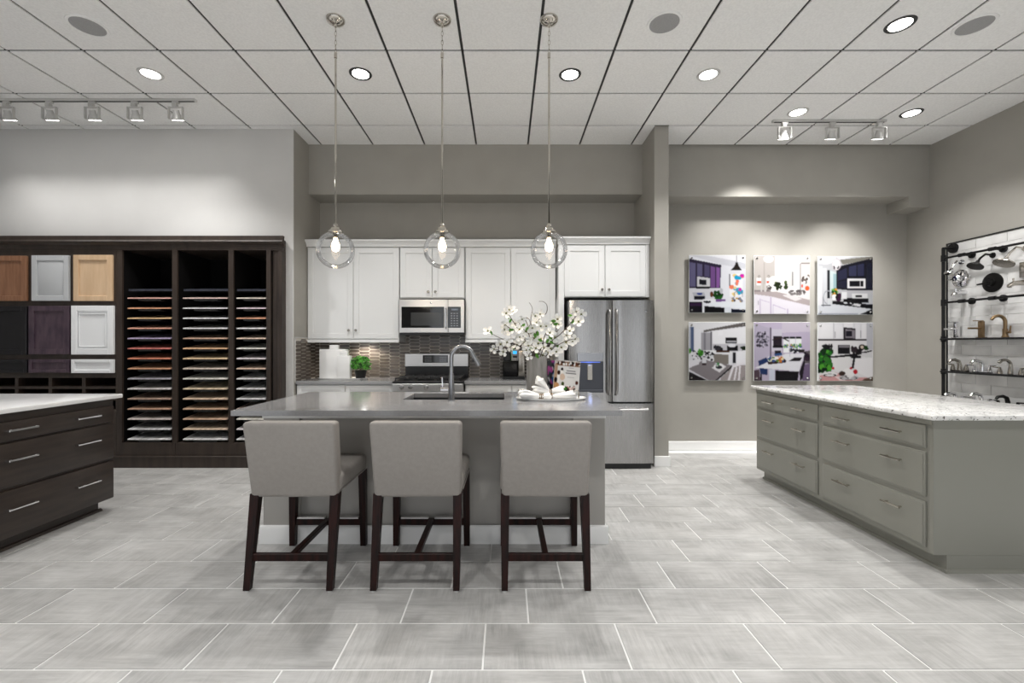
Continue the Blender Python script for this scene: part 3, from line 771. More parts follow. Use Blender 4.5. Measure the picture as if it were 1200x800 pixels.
def branch(label, tips, flowers, leaves, curl=False):
    """tips: list of polylines in pixels (x, y, depth offset); flowers: pixel spots"""
    t = thing('blossom_branch', label, 'branch', (vx, YV, vz1), 'white blossom branches in the vase')
    m = M()
    for tip in tips:
        pts = [Vector((X(a, YV + d), YV + d, Z(b, YV + d))) for a, b, d in tip]
        dense = []
        for i in range(len(pts) - 1):
            p0, p1, p2, p3 = pts[max(i - 1, 0)], pts[i], pts[i + 1], pts[min(i + 2, len(pts) - 1)]
            for k in range(5):
                s_ = k / 5; dense.append(.5 * ((2 * p1) + (p2 - p0) * s_ + (2 * p0 - 5 * p1 + 4 * p2 - p3) * s_ * s_ + (3 * p1 - p0 - 3 * p2 + p3) * s_ ** 3))
        dense.append(pts[-1]); n = len(dense)
        m.tube(dense, [.0042 - .0026 * i / n for i in range(n)], 6)
    obj('stem', m, 'bark', t)
    o_ = org(t)
    for a, b, d, s_ in flowers:
        p_ = Vector((X(a, YV + d), YV + d, Z(b, YV + d))) - o_
        f = piece('blossom', pme, t, p_, (PI / 2 + rb.uniform(-.7, .5), rb.uniform(-.6, .6), rb.uniform(-.7, .7))); f.scale = (s_,) * 3
    for a, b, d in leaves:
        p_ = Vector((X(a, YV + d), YV + d, Z(b, YV + d))) - o_
        piece('leaf', lme, t, p_, (PI / 2 + rb.uniform(-.6, .6), rb.uniform(0, 6.3), rb.uniform(-.6, .6)))
def fl_(*s_): return [(a, b, rb.uniform(-.09, .07), rb.uniform(1.05, 1.4)) for a, b in s_]
def lf_(*s_): return [(a, b, rb.uniform(-.1, .05)) for a, b in s_]
b0 = [(628, 424, 0), ]
branch('blossom branch reaching lowest and farthest left over the coffee machine', [[(625, 430, 0), (612, 408, -.02), (596, 400, -.04), (584, 395, -.05), (573, 389, -.06)], [(604, 403, -.03), (590, 408, -.06), (578, 410, -.08)]],
       fl_((572, 388), (579, 409), (590, 412), (587, 403), (598, 406), (606, 404), (594, 401)), lf_((574, 387), (603, 408)))
branch('blossom branch leaning up to the upper left with buds at its tip', [[(626, 430, 0), (616, 400, .0), (605, 382, .01), (596, 368, .0), (594, 361, .0)], [(608, 388, 0), (597, 384, -.03), (592, 380, -.04)]],
       fl_((597, 363), (593, 367), (601, 365), (592, 381), (598, 388), (604, 379), (609, 395), (591, 386)), lf_((594, 368), (596, 386), (600, 373)))
branch('blossom branch rising left of centre with a curled twig', [[(627, 430, 0), (621, 398, .03), (618, 380, .03), (614, 372, .02), (620, 374, .0), (621, 381, .0), (616, 384, .0)], [(620, 392, .03), (612, 384, .0), (607, 376, 0)]],
       fl_((612, 374), (616, 388), (622, 390), (609, 386), (615, 401), (607, 399), (619, 405)), lf_((611, 382), (612, 383), (604, 402)))
branch('bare twig standing straight up and hooking left at its tip', [[(628, 430, 0), (625, 400, .05), (622, 375, .05), (624, 362, .05), (620, 354, .04)]], fl_((627, 370), (624, 384)), lf_((620, 383)))
branch('tallest twig curling over to the right like a question mark', [[(629, 430, 0), (628, 395, .06), (631, 375, .06), (640, 367, .06), (641, 358, .05), (637, 353.5, .04), (631.5, 353, .03)]], fl_((633, 368), (629, 378), (634, 382)), lf_((628, 396)))
branch('blossom branch rising to the right in front of the tall cabinet panel', [[(630, 430, 0), (637, 398, .02), (643, 384, .02), (650, 376, .02), (654, 374, .0)], [(640, 392, 0), (648, 392, -.02), (655, 386, -.03)]],
       fl_((653, 374), (655, 380), (648, 378), (644, 390), (640, 382), (650, 395)), lf_((648, 380), (645, 386), (652, 376), (643, 393)))
branch('blossom branch sweeping farthest to the upper right before the refrigerator', [[(631, 430, 0), (645, 402, -.03), (656, 392, -.05), (665, 383, -.06), (672, 374, -.07), (678, 368, -.08)]],
       fl_((675, 365), (681, 368), (678, 377), (671, 375), (668, 388)), lf_((671, 370), (669, 379)))
branch('blossom branch drooping to the right with wide open flowers', [[(631, 430, 0), (644, 412, -.05), (656, 403, -.09), (668, 398, -.11), (675, 397, -.12)]],
       fl_((674, 397), (671, 400), (663, 401), (658, 407), (652, 412), (664, 393), (645, 408)), lf_((661, 396), (655, 404), (640, 402), (644, 399)))
branch('short blossom branch spilling over the vase front', [[(628, 430, 0), (626, 414, -.07), (622, 413, -.10), (619, 417, -.12)], [(630, 428, 0), (636, 410, -.08), (639, 408, -.1)]],
       fl_((620, 417), (637, 407), (631, 402), (641, 413), (626, 396), (617, 410), (634, 397), (628, 408), (636, 416)), lf_((630, 394), (620, 407), (628, 414), (636, 400), (626, 404), (638, 413)))

# cookbook and the spotted book behind it
YBk = 3.36
bx0, bx1 = X(645.5, YBk), X(679.5, YBk)
bh = .277
t = thing('cookbook', 'cookbook with a salad bowl on its cover standing behind the napkins', 'book', ((bx0 + bx1) / 2, YBk, IZ))
lean = Matrix.Translation(((bx0 + bx1) / 2, YBk, IZ + .0035)) @ Matrix.Rotation(-.22, 4, 'X') @ Matrix.Rotation(.10, 4, 'Y')
hw = (bx1 - bx0) / 2 - .012
obj('cover', M().box(-hw, hw, 0, .003, .02, bh, .001, 1, lean).box(-hw, hw, .022, .025, .02, bh, .001, 1, lean).box(-hw, -hw + .003, .003, .022, .02, bh, 0, 1, lean), 'porcelain', t)
obj('pages', M().box(-hw + .003, hw - .004, .003, .022, .024, bh - .004, 0, 1, lean), 'paper', t)
pc = Pic('#E4E3E2', 72)
pc.rect('#8E6A4E', 4, 0, 100, 17).rect('#D8D2CC', 0, 0, 100, 4).specks(['#2A1A14', '#3E241C', '#F0EFEC', '#6A4030'], 8, 5, 96, 12, 26, 4, 3)
pc.poly('#B99C84', 0, 12, 12, 16, 14, 100, 0, 100).ell('#2A1A14', 30, 28, 5, 6).ell('#3B1F18', 18, 38, 6, 7).ell('#F4F2EE', 30, 37, 6, 7).ell('#D9C2B0', 33, 50, 10, 10).ell('#241611', 8, 60, 6, 8)
pc.rect('#F3F1EE', 14, 44, 22, 68).ell('#C79A6A', 12, 76, 10, 8).ell('#4B5A2A', 36, 70, 6, 6).ell('#4A241A', 90, 64, 6, 6)
pc.line('#8A8A90', 1.5, 56, 22, 74, 22).line('#6E6E74', 2.4, 48, 31, 82, 31).line('#55555C', 3, 46, 38, 84, 38).line('#A0A0A6', 1.5, 52, 49, 78, 49)
pc.ell('#F5F4F2', 60, 92, 34, 18).specks(['#2F6A1E', '#4E9A30', '#1C3C14', '#C98A86', '#F0D8D4', '#2A1418'], 38, 78, 84, 96, 46, 4.5, 5)
lm3 = lean.to_3x3()
print_obj('cover_print', pc, lean @ Vector((-hw + .001, -.0008, bh - .001)), lm3 @ Vector((2 * hw - .002, 0, 0)), lm3 @ Vector((0, 0, -(bh - .022))), t)
obj('easel', M().box(-.07, .07, -.02, .03, .0, .019, .003, 1, lean).box(-.07, .07, -.026, -.02, .0, .028, .002, 1, lean), 'black', t)
YB2 = 3.52
t = thing('patterned_book', 'dark book with blue and pink spots standing between vase and cookbook', 'book', (X(648, YB2), YB2, IZ))
qx0, qx1, qz = X(641.5, YB2), X(664, YB2), Z(422, YB2)
obj('cover', M().box(qx0, qx1, YB2, YB2 + .02, IZ + .001, qz, .001), 'black', t)
pc = Pic('#23232E', 40).specks(['#E8E6EA', '#E8E6EA', '#3A4A9A', '#C04AA0', '#2E7AB8', '#15151C', '#E8E6EA'], 0, 0, 100, 100, 60, 8, 9)
print_obj('cover_print', pc, (qx0 + .001, YB2 - .0008, qz - .001), (qx1 - qx0 - .002, 0, 0), (0, 0, -(qz - IZ - .004)), t)

# ------------------------------------------------------------------ stools
def stool():
    t = thing('counter_stool', '', 'stool', (0, 0, 0), 'counter stools along the island')
    seat = M().box(-.248, .248, -.19, .285, .50, .622, .028, 3)
    for v in seat.b.verts:
        if v.co.z > .58: v.co.z -= .010 * (v.co.x / .25) ** 2 + .006 * ((v.co.y - .05) / .24) ** 2
    so = obj('seat', seat, 'leather', t)
    obj('welt', M().tube([(.247, -.16, .512), (.250, .26, .512)], .003, 6).tube([(-.247, -.16, .512), (-.250, .26, .512)], .003, 6), 'leather', so)
    bk = M().box(-.246, .246, -.045, .045, .478, .908, .022, 3)
    for v in bk.b.verts:
        f = (v.co.z - .478) / .43
        v.co.x *= .972 + .038 * f
        v.co.y += -.155 - .075 * f + .012 * (v.co.x / .24) ** 2 * -1
        if f > .9: v.co.z -= .012 * (1 - (v.co.x / .25) ** 2)
    bo = obj('backrest', bk, 'leather', t)
    for s_ in (-1, 1):
        obj('seam', M().tube([(s_ * .236, -.195, .485), (s_ * .240, -.2285, .70), (s_ * .242, -.262, .892)], .0035, 6), 'leather', bo)
        l = M(); zz = ((.007, -.272, 0), (.49, -.190, .0))
        def ring(z, y, w, d, x): return [(x - w, y - d, z), (x + w, y - d, z), (x + w, y + d, z), (x - w, y + d, z)]
        def leg(r0, r1):
            a = [l.b.verts.new(p_) for p_ in r0]; b = [l.b.verts.new(p_) for p_ in r1]
            for k in range(4): l.b.faces.new((a[k], a[(k + 1) % 4], b[(k + 1) % 4], b[k]))
            l.b.faces.new(a[::-1]); l.b.faces.new(b)
        leg(ring(.007, -.268, .017, .016, s_ * .222), ring(.50, -.185, .024, .024, s_ * .220))
        lo = obj('leg', l, 'legwood', t)
        obj('glide', M().cyl((s_ * .222, -.268, 0), (s_ * .222, -.268, .008), .016), 'rubber', lo)
        l = M()
        leg(ring(.007, .268, .018, .018, s_ * .232), ring(.505, .262, .023, .023, s_ * .226))
        lo = obj('leg', l, 'legwood', t)
        obj('glide', M().cyl((s_ * .232, .268, 0), (s_ * .232, .268, .008), .016), 'rubber', lo)
    obj('rear_rail', M().box(-.205, .205, -.255, -.233, .150, .192, .003), 'legwood', t)
    fr = obj('foot_rail', M().box(-.218, .218, .255, .277, .140, .182, .003), 'legwood', t)
    obj('foot_plate', M().box(-.20, -.02, .252, .28, .1825, .194, .001).box(.02, .20, .252, .28, .1825, .194, .001), 'steel_h', fr)
    obj('stretcher', M().box(-.016, .016, -.234, .256, .158, .186, .003), 'legwood', t)
    return t
YS0 = 2.665
st = stool()
labs = ['leftmost of the three grey leather counter stools, farthest from the vase', 'middle grey leather counter stool, in front of the faucet', 'rightmost grey leather counter stool, in front of the serving tray']
for i, xc in enumerate((-1.166, -.488, .215)):
    o = st if i == 0 else copy_tree(st)
    o.location = (xc, YS0, 0); o['label'] = labs[i]

# ------------------------------------------------------------------ pendants
YPn = 3.245
def pendant():
    t = thing('pendant_lamp', '', 'lamp', (0, 0, 0), 'glass globe pendants over the island')
    c0 = CEIL - .0045
    obj('canopy', M().lathe([(0, 0), (.066, 0), (.066, -.006), (.058, -.02), (.03, -.034), (.012, -.038), (.010, -.055), (0, -.055)], (0, 0, c0), 28), 'pnickel', t)
    ch = M(); z = c0 - .05
    for k in range(6):
        r = [(.007 * math.cos(a) * (1 if k % 2 else 0), .007 * math.cos(a) * (0 if k % 2 else 1), z - .02 + .019 * math.sin(a)) for a in [2 * PI * i / 10 for i in range(11)]]
        ch.tube(r, .0022, 5, cap=False); z -= .033
    obj('chain', ch, 'pnickel', t)
    gc = 2.008; gr = .134
    obj('rod', M().tube([(0, 0, z - .0), (0, 0, gc + gr + .05)], .0072, 10).lathe([(0, .02), (.011, .018), (.011, -.018), (0, -.02)], (0, 0, z - .015), 12), 'pnickel', t)
    obj('fitter', M().lathe([(0, .06), (.012, .06), (.02, .045), (.014, .035), (.03, .028), (.036, .012), (.05, .006), (.054, -.008), (.04, -.012), (.018, -.014), (.018, -.045), (0, -.045)], (0, 0, gc + gr), 24), 'pnickel', t)
    prof = []
    for k in range(25):
        a = .32 + (PI - .32) * k / 24; prof.append((gr * math.sin(a), gr * math.cos(a)))
    obj('glass_globe', M().lathe(prof, (0, 0, gc), 36), 'clear', t)
    obj('bulb', M().lathe([(0, .06), (.012, .06), (.014, .04), (.026, .012), (.030, -.012), (.022, -.036), (0, -.046)], (0, 0, gc + .035), 18), 'bulb', t)
    lamp('POINT', t, (0, 0, gc - .03), PEND_W, (1, .86, .68), .03)
    return t
pn = pendant()
pl = ['left glass globe pendant, hanging over the left stool side of the island', 'middle glass globe pendant, hanging over the faucet', 'right glass globe pendant, hanging over the vase']
for i, xc in enumerate((X(393.3, YPn), X(518.2, YPn), X(643.4, YPn))):
    o = pn if i == 0 else copy_tree(pn)
    o.location = (xc, YPn, 0); o['label'] = pl[i]

# ------------------------------------------------------------------ ceiling fittings
def cpos(px, py):
    Y = F * (CEIL - CAMZ) / (CY - py); return X(px, Y), Y
ZC = CEIL - .0041
def downlight(px, py, label, dark, w=DOWN_W):
    x, y = cpos(px, py); r = .083
    t = thing('recessed_light', label, 'ceiling light', (x, y, CEIL), 'recessed ceiling lights')
    obj('trim_ring', M().lathe([(r - .012, -.003), (r - .008, -.006), (r + .009, -.006), (r + .014, 0), (r - .012, 0)], (x, y, ZC), 32), 'ring_dark' if dark else 'trackm', t)
    obj('lens', M().lathe([(0, -.003), (r - .012, -.003), (r - .012, 0), (0, 0)], (x, y, ZC), 28), 'lamp', t)
    lamp('SPOT', t, (x, y, ZC - .02), w, (1, .985, .965), .06, (x, y, 0), 112, .6)
downlight(176.5, 86, 'recessed downlight above the left track lights', False)
downlight(422.5, 86, 'dark-rimmed recessed downlight between the left and middle pendants', True)
downlight(668, 87, 'dark-rimmed recessed downlight just right of the right pendant', True)
downlight(830, 87, 'recessed downlight between partition and right track, alone over the gap', False)
downlight(1055, 28, 'recessed downlight nearest the viewer, beside the right ceiling speaker', True)
downlight(935, 131, 'recessed downlight touching the left end of the right track', False, DOWN_W * .8)
downlight(1068, 132, 'dark-rimmed recessed downlight right of the right track', True, DOWN_W * .8)
for x, y in ((-3.2, .9), (-1.1, .9), (1.1, .9), (3.2, .9), (-4.6, 2.4), (-2.1, -.9), (.6, -.9), (3.0, -.9)):    # unseen fill lights, added out of frame to light the room evenly
    t = thing('recessed_light', 'added fill downlight out of frame, %s, %s' % ('behind the viewer' if y < 0 else 'over the viewer' if y < 2 else 'beside the track lights', 'far left' if x < -2.5 else 'left of centre' if x < 0 else 'right of centre' if x < 2.5 else 'far right'), 'ceiling light', (x, y, CEIL), 'added fill lights out of frame')
    obj('lens', M().lathe([(0, -.003), (.075, -.003), (.075, 0), (0, 0)], (x, y, ZC), 20), 'lamp', t)
    lamp('SPOT', t, (x, y, ZC - .02), FILL_W, (1, .985, .965), .06, (x, y, 0), 118, .6)
for px, py, label in ((103, 30, 'round grey ceiling speaker at the left, above the track lights'), (778.5, 26.5, 'round grey ceiling speaker near the middle, right of the pendants'), (1142, 29, 'round grey ceiling speaker farthest right')):
    x, y = cpos(px, py)
    t = thing('ceiling_speaker', label, 'speaker', (x, y, CEIL), 'round ceiling speakers')
    obj('rim', M().lathe([(.105, -.003), (.108, -.007), (.122, -.006), (.126, 0), (.105, 0)], (x, y, ZC), 40), 'white_trim', t)
    obj('grille', M().lathe([(0, -.005), (.09, -.004), (.105, -.003), (.105, 0), (0, 0)], (x, y, ZC), 40), 'speaker', t)

def track(label, x0, x1, Y, heads, aims, ws, angs, zt=CEIL - .0045):
    t = thing('track_light', label, 'track light', ((x0 + x1) / 2, Y, zt), 'ceiling track lights')
    obj('rail', M().box(x0, x1, Y - .018, Y + .018, zt - .022, zt, .003), 'trackm', t)
    obj('rail_slot', M().box(x0 + .02, x1 - .02, Y - .010, Y + .010, zt - .0235, zt - .022), 'trackd', t)
    for x, aim, w, ang in zip(heads, aims, ws, angs):
        h = obj('lamp_head', M().box(x - .032, x + .032, Y - .014, Y + .014, zt - .042, zt - .0235, .003).box(x - .028, x + .012, Y - .02, Y + .02, zt - .075, zt - .042, .003).cyl((x, Y, zt - .05), (x, Y, zt - .075), .01), 'trackm', t)
        a = .075; z1 = zt - .075; z0 = z1 - .125
        br = M()
        for s_ in (-1, 1):
            br.box(x + s_ * .066 - .004, x + s_ * .066 + .004, Y - .014, Y + .014, z0 + .01, z1, .001)
        br.box(x - .07, x + .07, Y - .012, Y + .012, z1 - .006, z1, .001)
        obj('yoke', br, 'trackm', h)
        tilt = Matrix.Translation((x, Y, z1 - .03)) @ Matrix.Rotation(.36, 4, 'X')
        obj('reflector', M().lathe([(0, 0), (.026, 0), (.028, -.03), (.054, -.078), (.056, -.09), (.048, -.088), (.026, -.035), (0, -.03)], (0, 0, 0), 22, tilt), 'trackm', h)
        obj('lens', M().lathe([(0, -.083), (.048, -.086), (.048, -.088), (0, -.088)], (0, 0, 0), 20, tilt), 'lamp', h)
        src = tilt @ Vector((0, 0, -.13))
        lamp('SPOT', t, src, w, (1, .98, .96), .04, aim, ang, 1)
    return t
Yt = 4.30
hx_ = [X(p_, Yt) for p_ in (8, 58, 108, 158, 206)]
track('long white track with five lamp heads above the cabinet display', XL + .3, X(230, Yt), Yt, [X(-42, Yt)] + hx_, [(x, YL, 2.0) for x in [X(-42, Yt)] + hx_], [TRACK_W] * 6, [96] * 6)
Yt = 4.70
hx_ = [X(p_, Yt) for p_ in (919.5, 975.5, 1030.5)]
track('short white track with three lamp heads above the framed kitchen pictures', X(905, Yt), X(1038, Yt), Yt, hx_, [(2.7, YB, 1.7), (3.4, YB, 1.45), (4.2, YB, 1.45)], [GALLERY_W * .72, GALLERY_W * .8, GALLERY_W * 1.15], [84, 68, 68])
tw = track('added white track out of frame beside the faucet wall', -.7, .7, 0, [-.5, 0, .5], [(x_, .8, 1.75) for x_ in (-1.0, -.6, -.1)], [42] * 3, [80] * 3)  # unseen track, added to brighten the faucet wall
tw.location = (4.22, 2.85, CEIL - .0045); tw.rotation_euler = (0, 0, -PI / 2)

t = thing('puck_light', 'small under-cabinet puck light above the potted plant', 'light', (X(425, 5.42), 5.42, UZ0 + .012))
obj('housing', M().lathe([(0, -.008), (.03, -.008), (.034, 0), (0, 0)], (X(427, 5.42), 5.42, UZ0 + .0115), 18), 'lamp', t)
lamp('SPOT', t, (X(427, 5.42), 5.42, UZ0 - .01), PUCK_W, (1, .88, .76), .02, (X(427, 5.42), 5.5, .9), 150, .6)

# ------------------------------------------------------------------ display cabinet with door and flooring samples
YD = 4.80
def dX(p): return X(p, YD)
def dZ(p): return Z(p, YD)
t = thing('display_cabinet', 'dark wood wall display for door samples and flooring boards', 'cabinet', (dX(150), YD + .2, 0))
DD = YL + .45
DL, DR = DX0 + .02, dX(330)
zc0, zc1 = dZ(293), DZ - .032
rows15 = [349.3 + (515.2 - 349.3) * k / 14 for k in range(15)]
zb_, zb2 = dZ(518.5), dZ(534)
obj('back_panel', M().box(dX(138), dX(318), DD - .02, DD, zb_, zc0), 'black_in', t)
for a, b, nm in ((136.5, 143, 0), (201.5, 207.5, 0), (267.5, 273.5, 0), (312, 317, 0)):
    dv = obj('divider', M().box(dX(a), dX(b), YD, DD - .02, zb_, zc0, .001), 'disp_wood', t)
    obj('black_lining', M().box(dX(a) - .003, dX(b) + .003, YD + .022, DD - .021, zb_ + .001, zc0 - .001), 'black_in', dv)
obj('side_stile', M().box(dX(318), dX(321), YD + .03, YD + .09, 0, zc0).box(dX(321), dX(325), YD + .02, YD + .09, 0, zc0, .002).box(dX(325.5), DR, YD + .005, YD + .095, 0, zc0, .003), 'disp_wood', t)
obj('bottom_rail', M().box(dX(136.5), dX(205), YD + .002, YD + .03, zb2, zb_, .001).box(dX(205.4), dX(319), YD + .002, YD + .03, zb2, zb_, .001).box(dX(136.5), dX(318), YD + .03, DD - .02, zb_ - .02, zb_), 'disp_wood', t)
obj('plinth', M().box(DL, DR, YD - .012, YD + .03, 0, zb2 - .012, .002).box(DL, DR, YD - .02, YD + .03, zb2 - .014, zb2, .004), 'disp_wood', t)
obj('header', M().box(DL, DR, YD, YD + .09, zc0, zc1, .001).box(DL, dX(318), YD + .09, DD, zc0, zc0 + .02), 'disp_wood', t)
obj('crown', M().prism([(0, 0), (-.008, 0), (-.010, .035), (-.030, .045), (-.040, .052), (-.046, .065), (-.040, .078), (-.030, .085), (-.030, .128), (0, .128)], lambda u, v, q: (q, YD + u, zc0 + .02 + v), DL, DR + .03), 'disp_wood', t)
zq0, zq1 = dZ(441), dZ(293)
obj('sample_board_panel', M().box(DL, dX(136), YD + .004, YD + .03, zq0, zq1), 'disp_wood', t)
for zz in (441, 454, 467.5, 481): obj('cubby_shelf', M().box(DL, dX(136), YD + .002, DD - .03, dZ(zz + 1.6), dZ(zz - 1.4), .001), 'disp_wood', t)
for k in range(-5, 4): obj('cubby_divider', M().box(dX(17 + 39.4 * k), dX(21 + 39.4 * k), YD + .004, DD - .03, dZ(482.4), dZ(442.4)), 'disp_wood', t)
obj('cubby_back', M().box(DL, dX(138), DD - .03, DD - .01, dZ(483), dZ(441)), 'black_in', t)
obj('lower_panel', M().box(DL, dX(136), YD + .004, YD + .03, zb2, dZ(482.6)), 'disp_wood', t)

def door_sample(name, label, p0, q0, p1, q1, m, style, cat):
    y = YD - .024; x0, x1, z0, z1 = X(p0, y), X(p1, y), Z(q1, y), Z(q0, y)
    t = thing(name, label, cat, ((x0 + x1) / 2, YD, z0), 'door samples on the display wall')
    fw = .056 if z1 - z0 > .3 else .034
    fr = M(); yb_ = YD + .003
    fr.box(x0, x0 + fw, y, yb_, z0, z1, .003).box(x1 - fw, x1, y, yb_, z0, z1, .003).box(x0 + fw, x1 - fw, y, yb_, z0, z0 + fw, .003).box(x0 + fw, x1 - fw, y, yb_, z1 - fw, z1, .003)
    obj('frame', fr, m, t)
    a, b, c, d = x0 + fw, x1 - fw, z0 + fw, z1 - fw
    pn_ = M().box(a, b, y + .014, yb_, c, d)
    if style == 'raised':
        i = .035; f = [(a + .006, c + .006), (b - .006, c + .006), (b - .006, d - .006), (a + .006, d - .006)]; h = [(a + i, c + i), (b - i, c + i), (b - i, d - i), (a + i, d - i)]
        lo = [pn_.b.verts.new((u, y + .0139, v)) for u, v in f]; hi = [pn_.b.verts.new((u, y + .002, v)) for u, v in h]
        for k in range(4): pn_.b.faces.new((lo[k], lo[(k + 1) % 4], hi[(k + 1) % 4], hi[k]))
        pn_.b.faces.new(hi)
    obj('panel', pn_, m, t)
    if style == 'moulded':
        mo = M()
        for i in (.004, .03): mo.tube([(a + i, y + .006, c + i), (b - i, y + .006, c + i), (b - i, y + .006, d - i), (a + i, y + .006, d - i), (a + i, y + .006, c + i)], .006, 6)
        obj('inner_moulding', mo, m, t)
ds = door_sample
ds('cabinet_door_sample', 'reddish brown wood door sample, leftmost in the top row', -19, 299.5, 30.5, 352.5, 'd_cherry', 'flat', 'door sample')
ds('cabinet_door_sample', 'pale grey painted raised-panel door sample in the top row', 36.5, 299, 80, 352.3, 'd_grey', 'raised', 'door sample')
ds('cabinet_door_sample', 'light maple door sample beside the flooring rack', 85.5, 298.5, 131, 352.5, 'd_maple', 'flat', 'door sample')
ds('cabinet_door_sample', 'black-stained door sample at the left of the second row', -19, 358.5, 30.8, 415.5, 'd_black', 'flat', 'door sample')
ds('cabinet_door_sample', 'plum brown recessed-panel door sample under the grey one', 33, 358.3, 80.5, 415, 'd_plum', 'flat', 'door sample')
ds('cabinet_door_sample', 'bright white moulded door sample under the maple one', 83, 358, 132.5, 415.3, 'd_white', 'moulded', 'door sample')
ds('drawer_front_sample', 'black drawer front sample under the black door', -19, 421, 31, 436.6, 'd_black', 'flat', 'drawer sample')
ds('drawer_front_sample', 'plum brown drawer front sample under the plum door', 33, 421, 80.5, 436.6, 'd_plum', 'flat', 'drawer sample')
ds('drawer_front_sample', 'white drawer front sample under the white door', 83, 421, 132.5, 437, 'd_white', 'flat', 'drawer sample')

ORD = ['topmost', 'second', 'third', 'fourth', 'fifth', 'sixth', 'seventh', 'eighth', 'ninth', 'tenth', 'eleventh', 'twelfth', 'thirteenth', 'fourteenth', 'lowest']
COLS = [(147, 199.5, 'left', ['pink:#C98A78', 'orange:#C08050', 'tan:#C99A5E', 'orange:#C58464', 'mauve:#8F80A0', 'red:#B85848', 'rust:#B8643C', 'brown:#B07A50', 'grey:#8C8A92', 'grey:#B4B0AC', 'brown:#9A7C68', 'brown:#A67E60', 'grey:#B8ACA4', 'pale grey:#D0CFCB', 'whitish:#E0DED8']),
        (212, 266, 'middle', ['pink:#C0A094', 'cream:#D8CCB8', 'lilac:#C4BCCC', 'cream:#DED8C8', 'brown:#A88468', 'orange:#C8925E', 'tan:#CBA070', 'taupe:#B4A494', 'grey:#C0B8AC', 'tan:#C8A884', 'tan:#C0A282', 'brown:#AE8A68', 'brown:#B08C6C', 'tan:#C0A486', 'whitish:#E6E6E4']),
        (275, 311, 'right', ['beige:#C0B0A0', 'mauve:#B0A0A8', 'rust:#BC7E54', 'pale grey:#D4D2D2', 'tan:#C0A48C', 'grey:#BAB8AE', 'grey:#B8B0B4', 'tan:#BC9E84', 'pale grey:#C8C8C4', 'pale grey:#CCCCCE', 'grey:#BEBCBE', 'brown:#9E8678', 'pinkish:#CCB4A8', 'grey:#B4AEB2', 'grey:#C2BCBE'])]
DEP, SL = .36, math.tan(math.radians(8.5))
for p0, p1, side, cs in COLS:
    x0, x1 = dX(p0) + .012, dX(p1) - .004; xc = (x0 + x1) / 2; hw = (x1 - x0) / 2
    def slab(w, z0, z1, y0, y1): return M().prism([(y0, z0 + y0 * SL), (y1, z0 + y1 * SL), (y1, z1 + y1 * SL), (y0, z1 + y0 * SL)], lambda u, v, q: (q, u, v), -w, w)
    bme = mesh_of(slab(hw, 0, .011, 0, DEP), 'flooring_sample', 'board')
    lip = mesh_of(M().box(-hw * .5, hw * .55, -.004, .10, -.022, -.002), 'board_lip', 'tag')
    rest = mesh_of(slab(hw + .005, -.012, -.001, .004, DEP), 'rest', 'black_in')
    for k in range(15):
        cn, hx2 = cs[k].split(':')
        z = dZ(rows15[k]) - .004
        o = bpy.data.objects.new('flooring_sample', bme); col.objects.link(o)
        o.location = (xc, YD + .012, z); o.color = tuple(min(1, (c * .72 + .28 * sum(S(hx2)[:3]) / 3) * 2.1) for c in S(hx2)[:3]) + (1,)
        place = 'at the top' if k == 0 else ('at the very bottom' if k == 14 else '%s from the top' % ORD[k])
        tag(o, '%s flooring sample board, %s in the %s rack column' % (cn, place, side), 'flooring sample', 'flooring sample boards in the rack')
        s_ = piece('board_rest', rest, t, Vector((xc, YD + .012, z)) - org(t)); piece('board_lip', lip, t, Vector((xc, YD + .012, z)) - org(t))
    o = bpy.data.objects.new('flooring_sample', mesh_of(slab(hw + .004, 0, .02, 0, DEP), 'flooring_sample', 'board')); col.objects.link(o)
    o.location = (xc, YD + .03, dZ(340.5)); o.color = S('#3A3D48')
    tag(o, 'dark slate grey cover board above all boards of the %s rack column' % side, 'flooring sample', 'flooring sample boards in the rack')
    piece('board_rest', rest, t, Vector((xc, YD + .03, dZ(340.5))) - org(t))

# ------------------------------------------------------------------ side islands (drawers face along X)
def bar_pull(parent, xf, s, y0, y1, z, m, r=.0055, sq=False):
    """pull on a front at x = xf, standing out towards s"""
    x = xf + s * .03
    h = M()
    if sq:
        h.box(x - .006, x + .006, y0, y1, z - .006, z + .006, .002)
        for y in (y0 + .012, y1 - .012): h.box(min(xf, x), max(xf, x), y - .008, y + .008, z - .008, z + .008, .002)
    else:
        h.tube([(x, y0, z), (x, y1, z)], r, 10)
        for y in (y0 + .02, y1 - .02): h.cyl((xf, y, z), (x, y, z), r * .8, None, 8)
    return obj('handle', h, m, parent)
def drawer_front(unit, xf, s, y0, y1, z0, z1, m, t=.02, step=True):
    d = M().box(xf, xf - s * t, y0, y1, z0, z1, .004, 2)
    if step: d.box(xf + s * .004, xf, y0 + .012, y1 - .012, z0 + .012, z1 - .012, .003)
    return obj('drawer', d, m, unit)

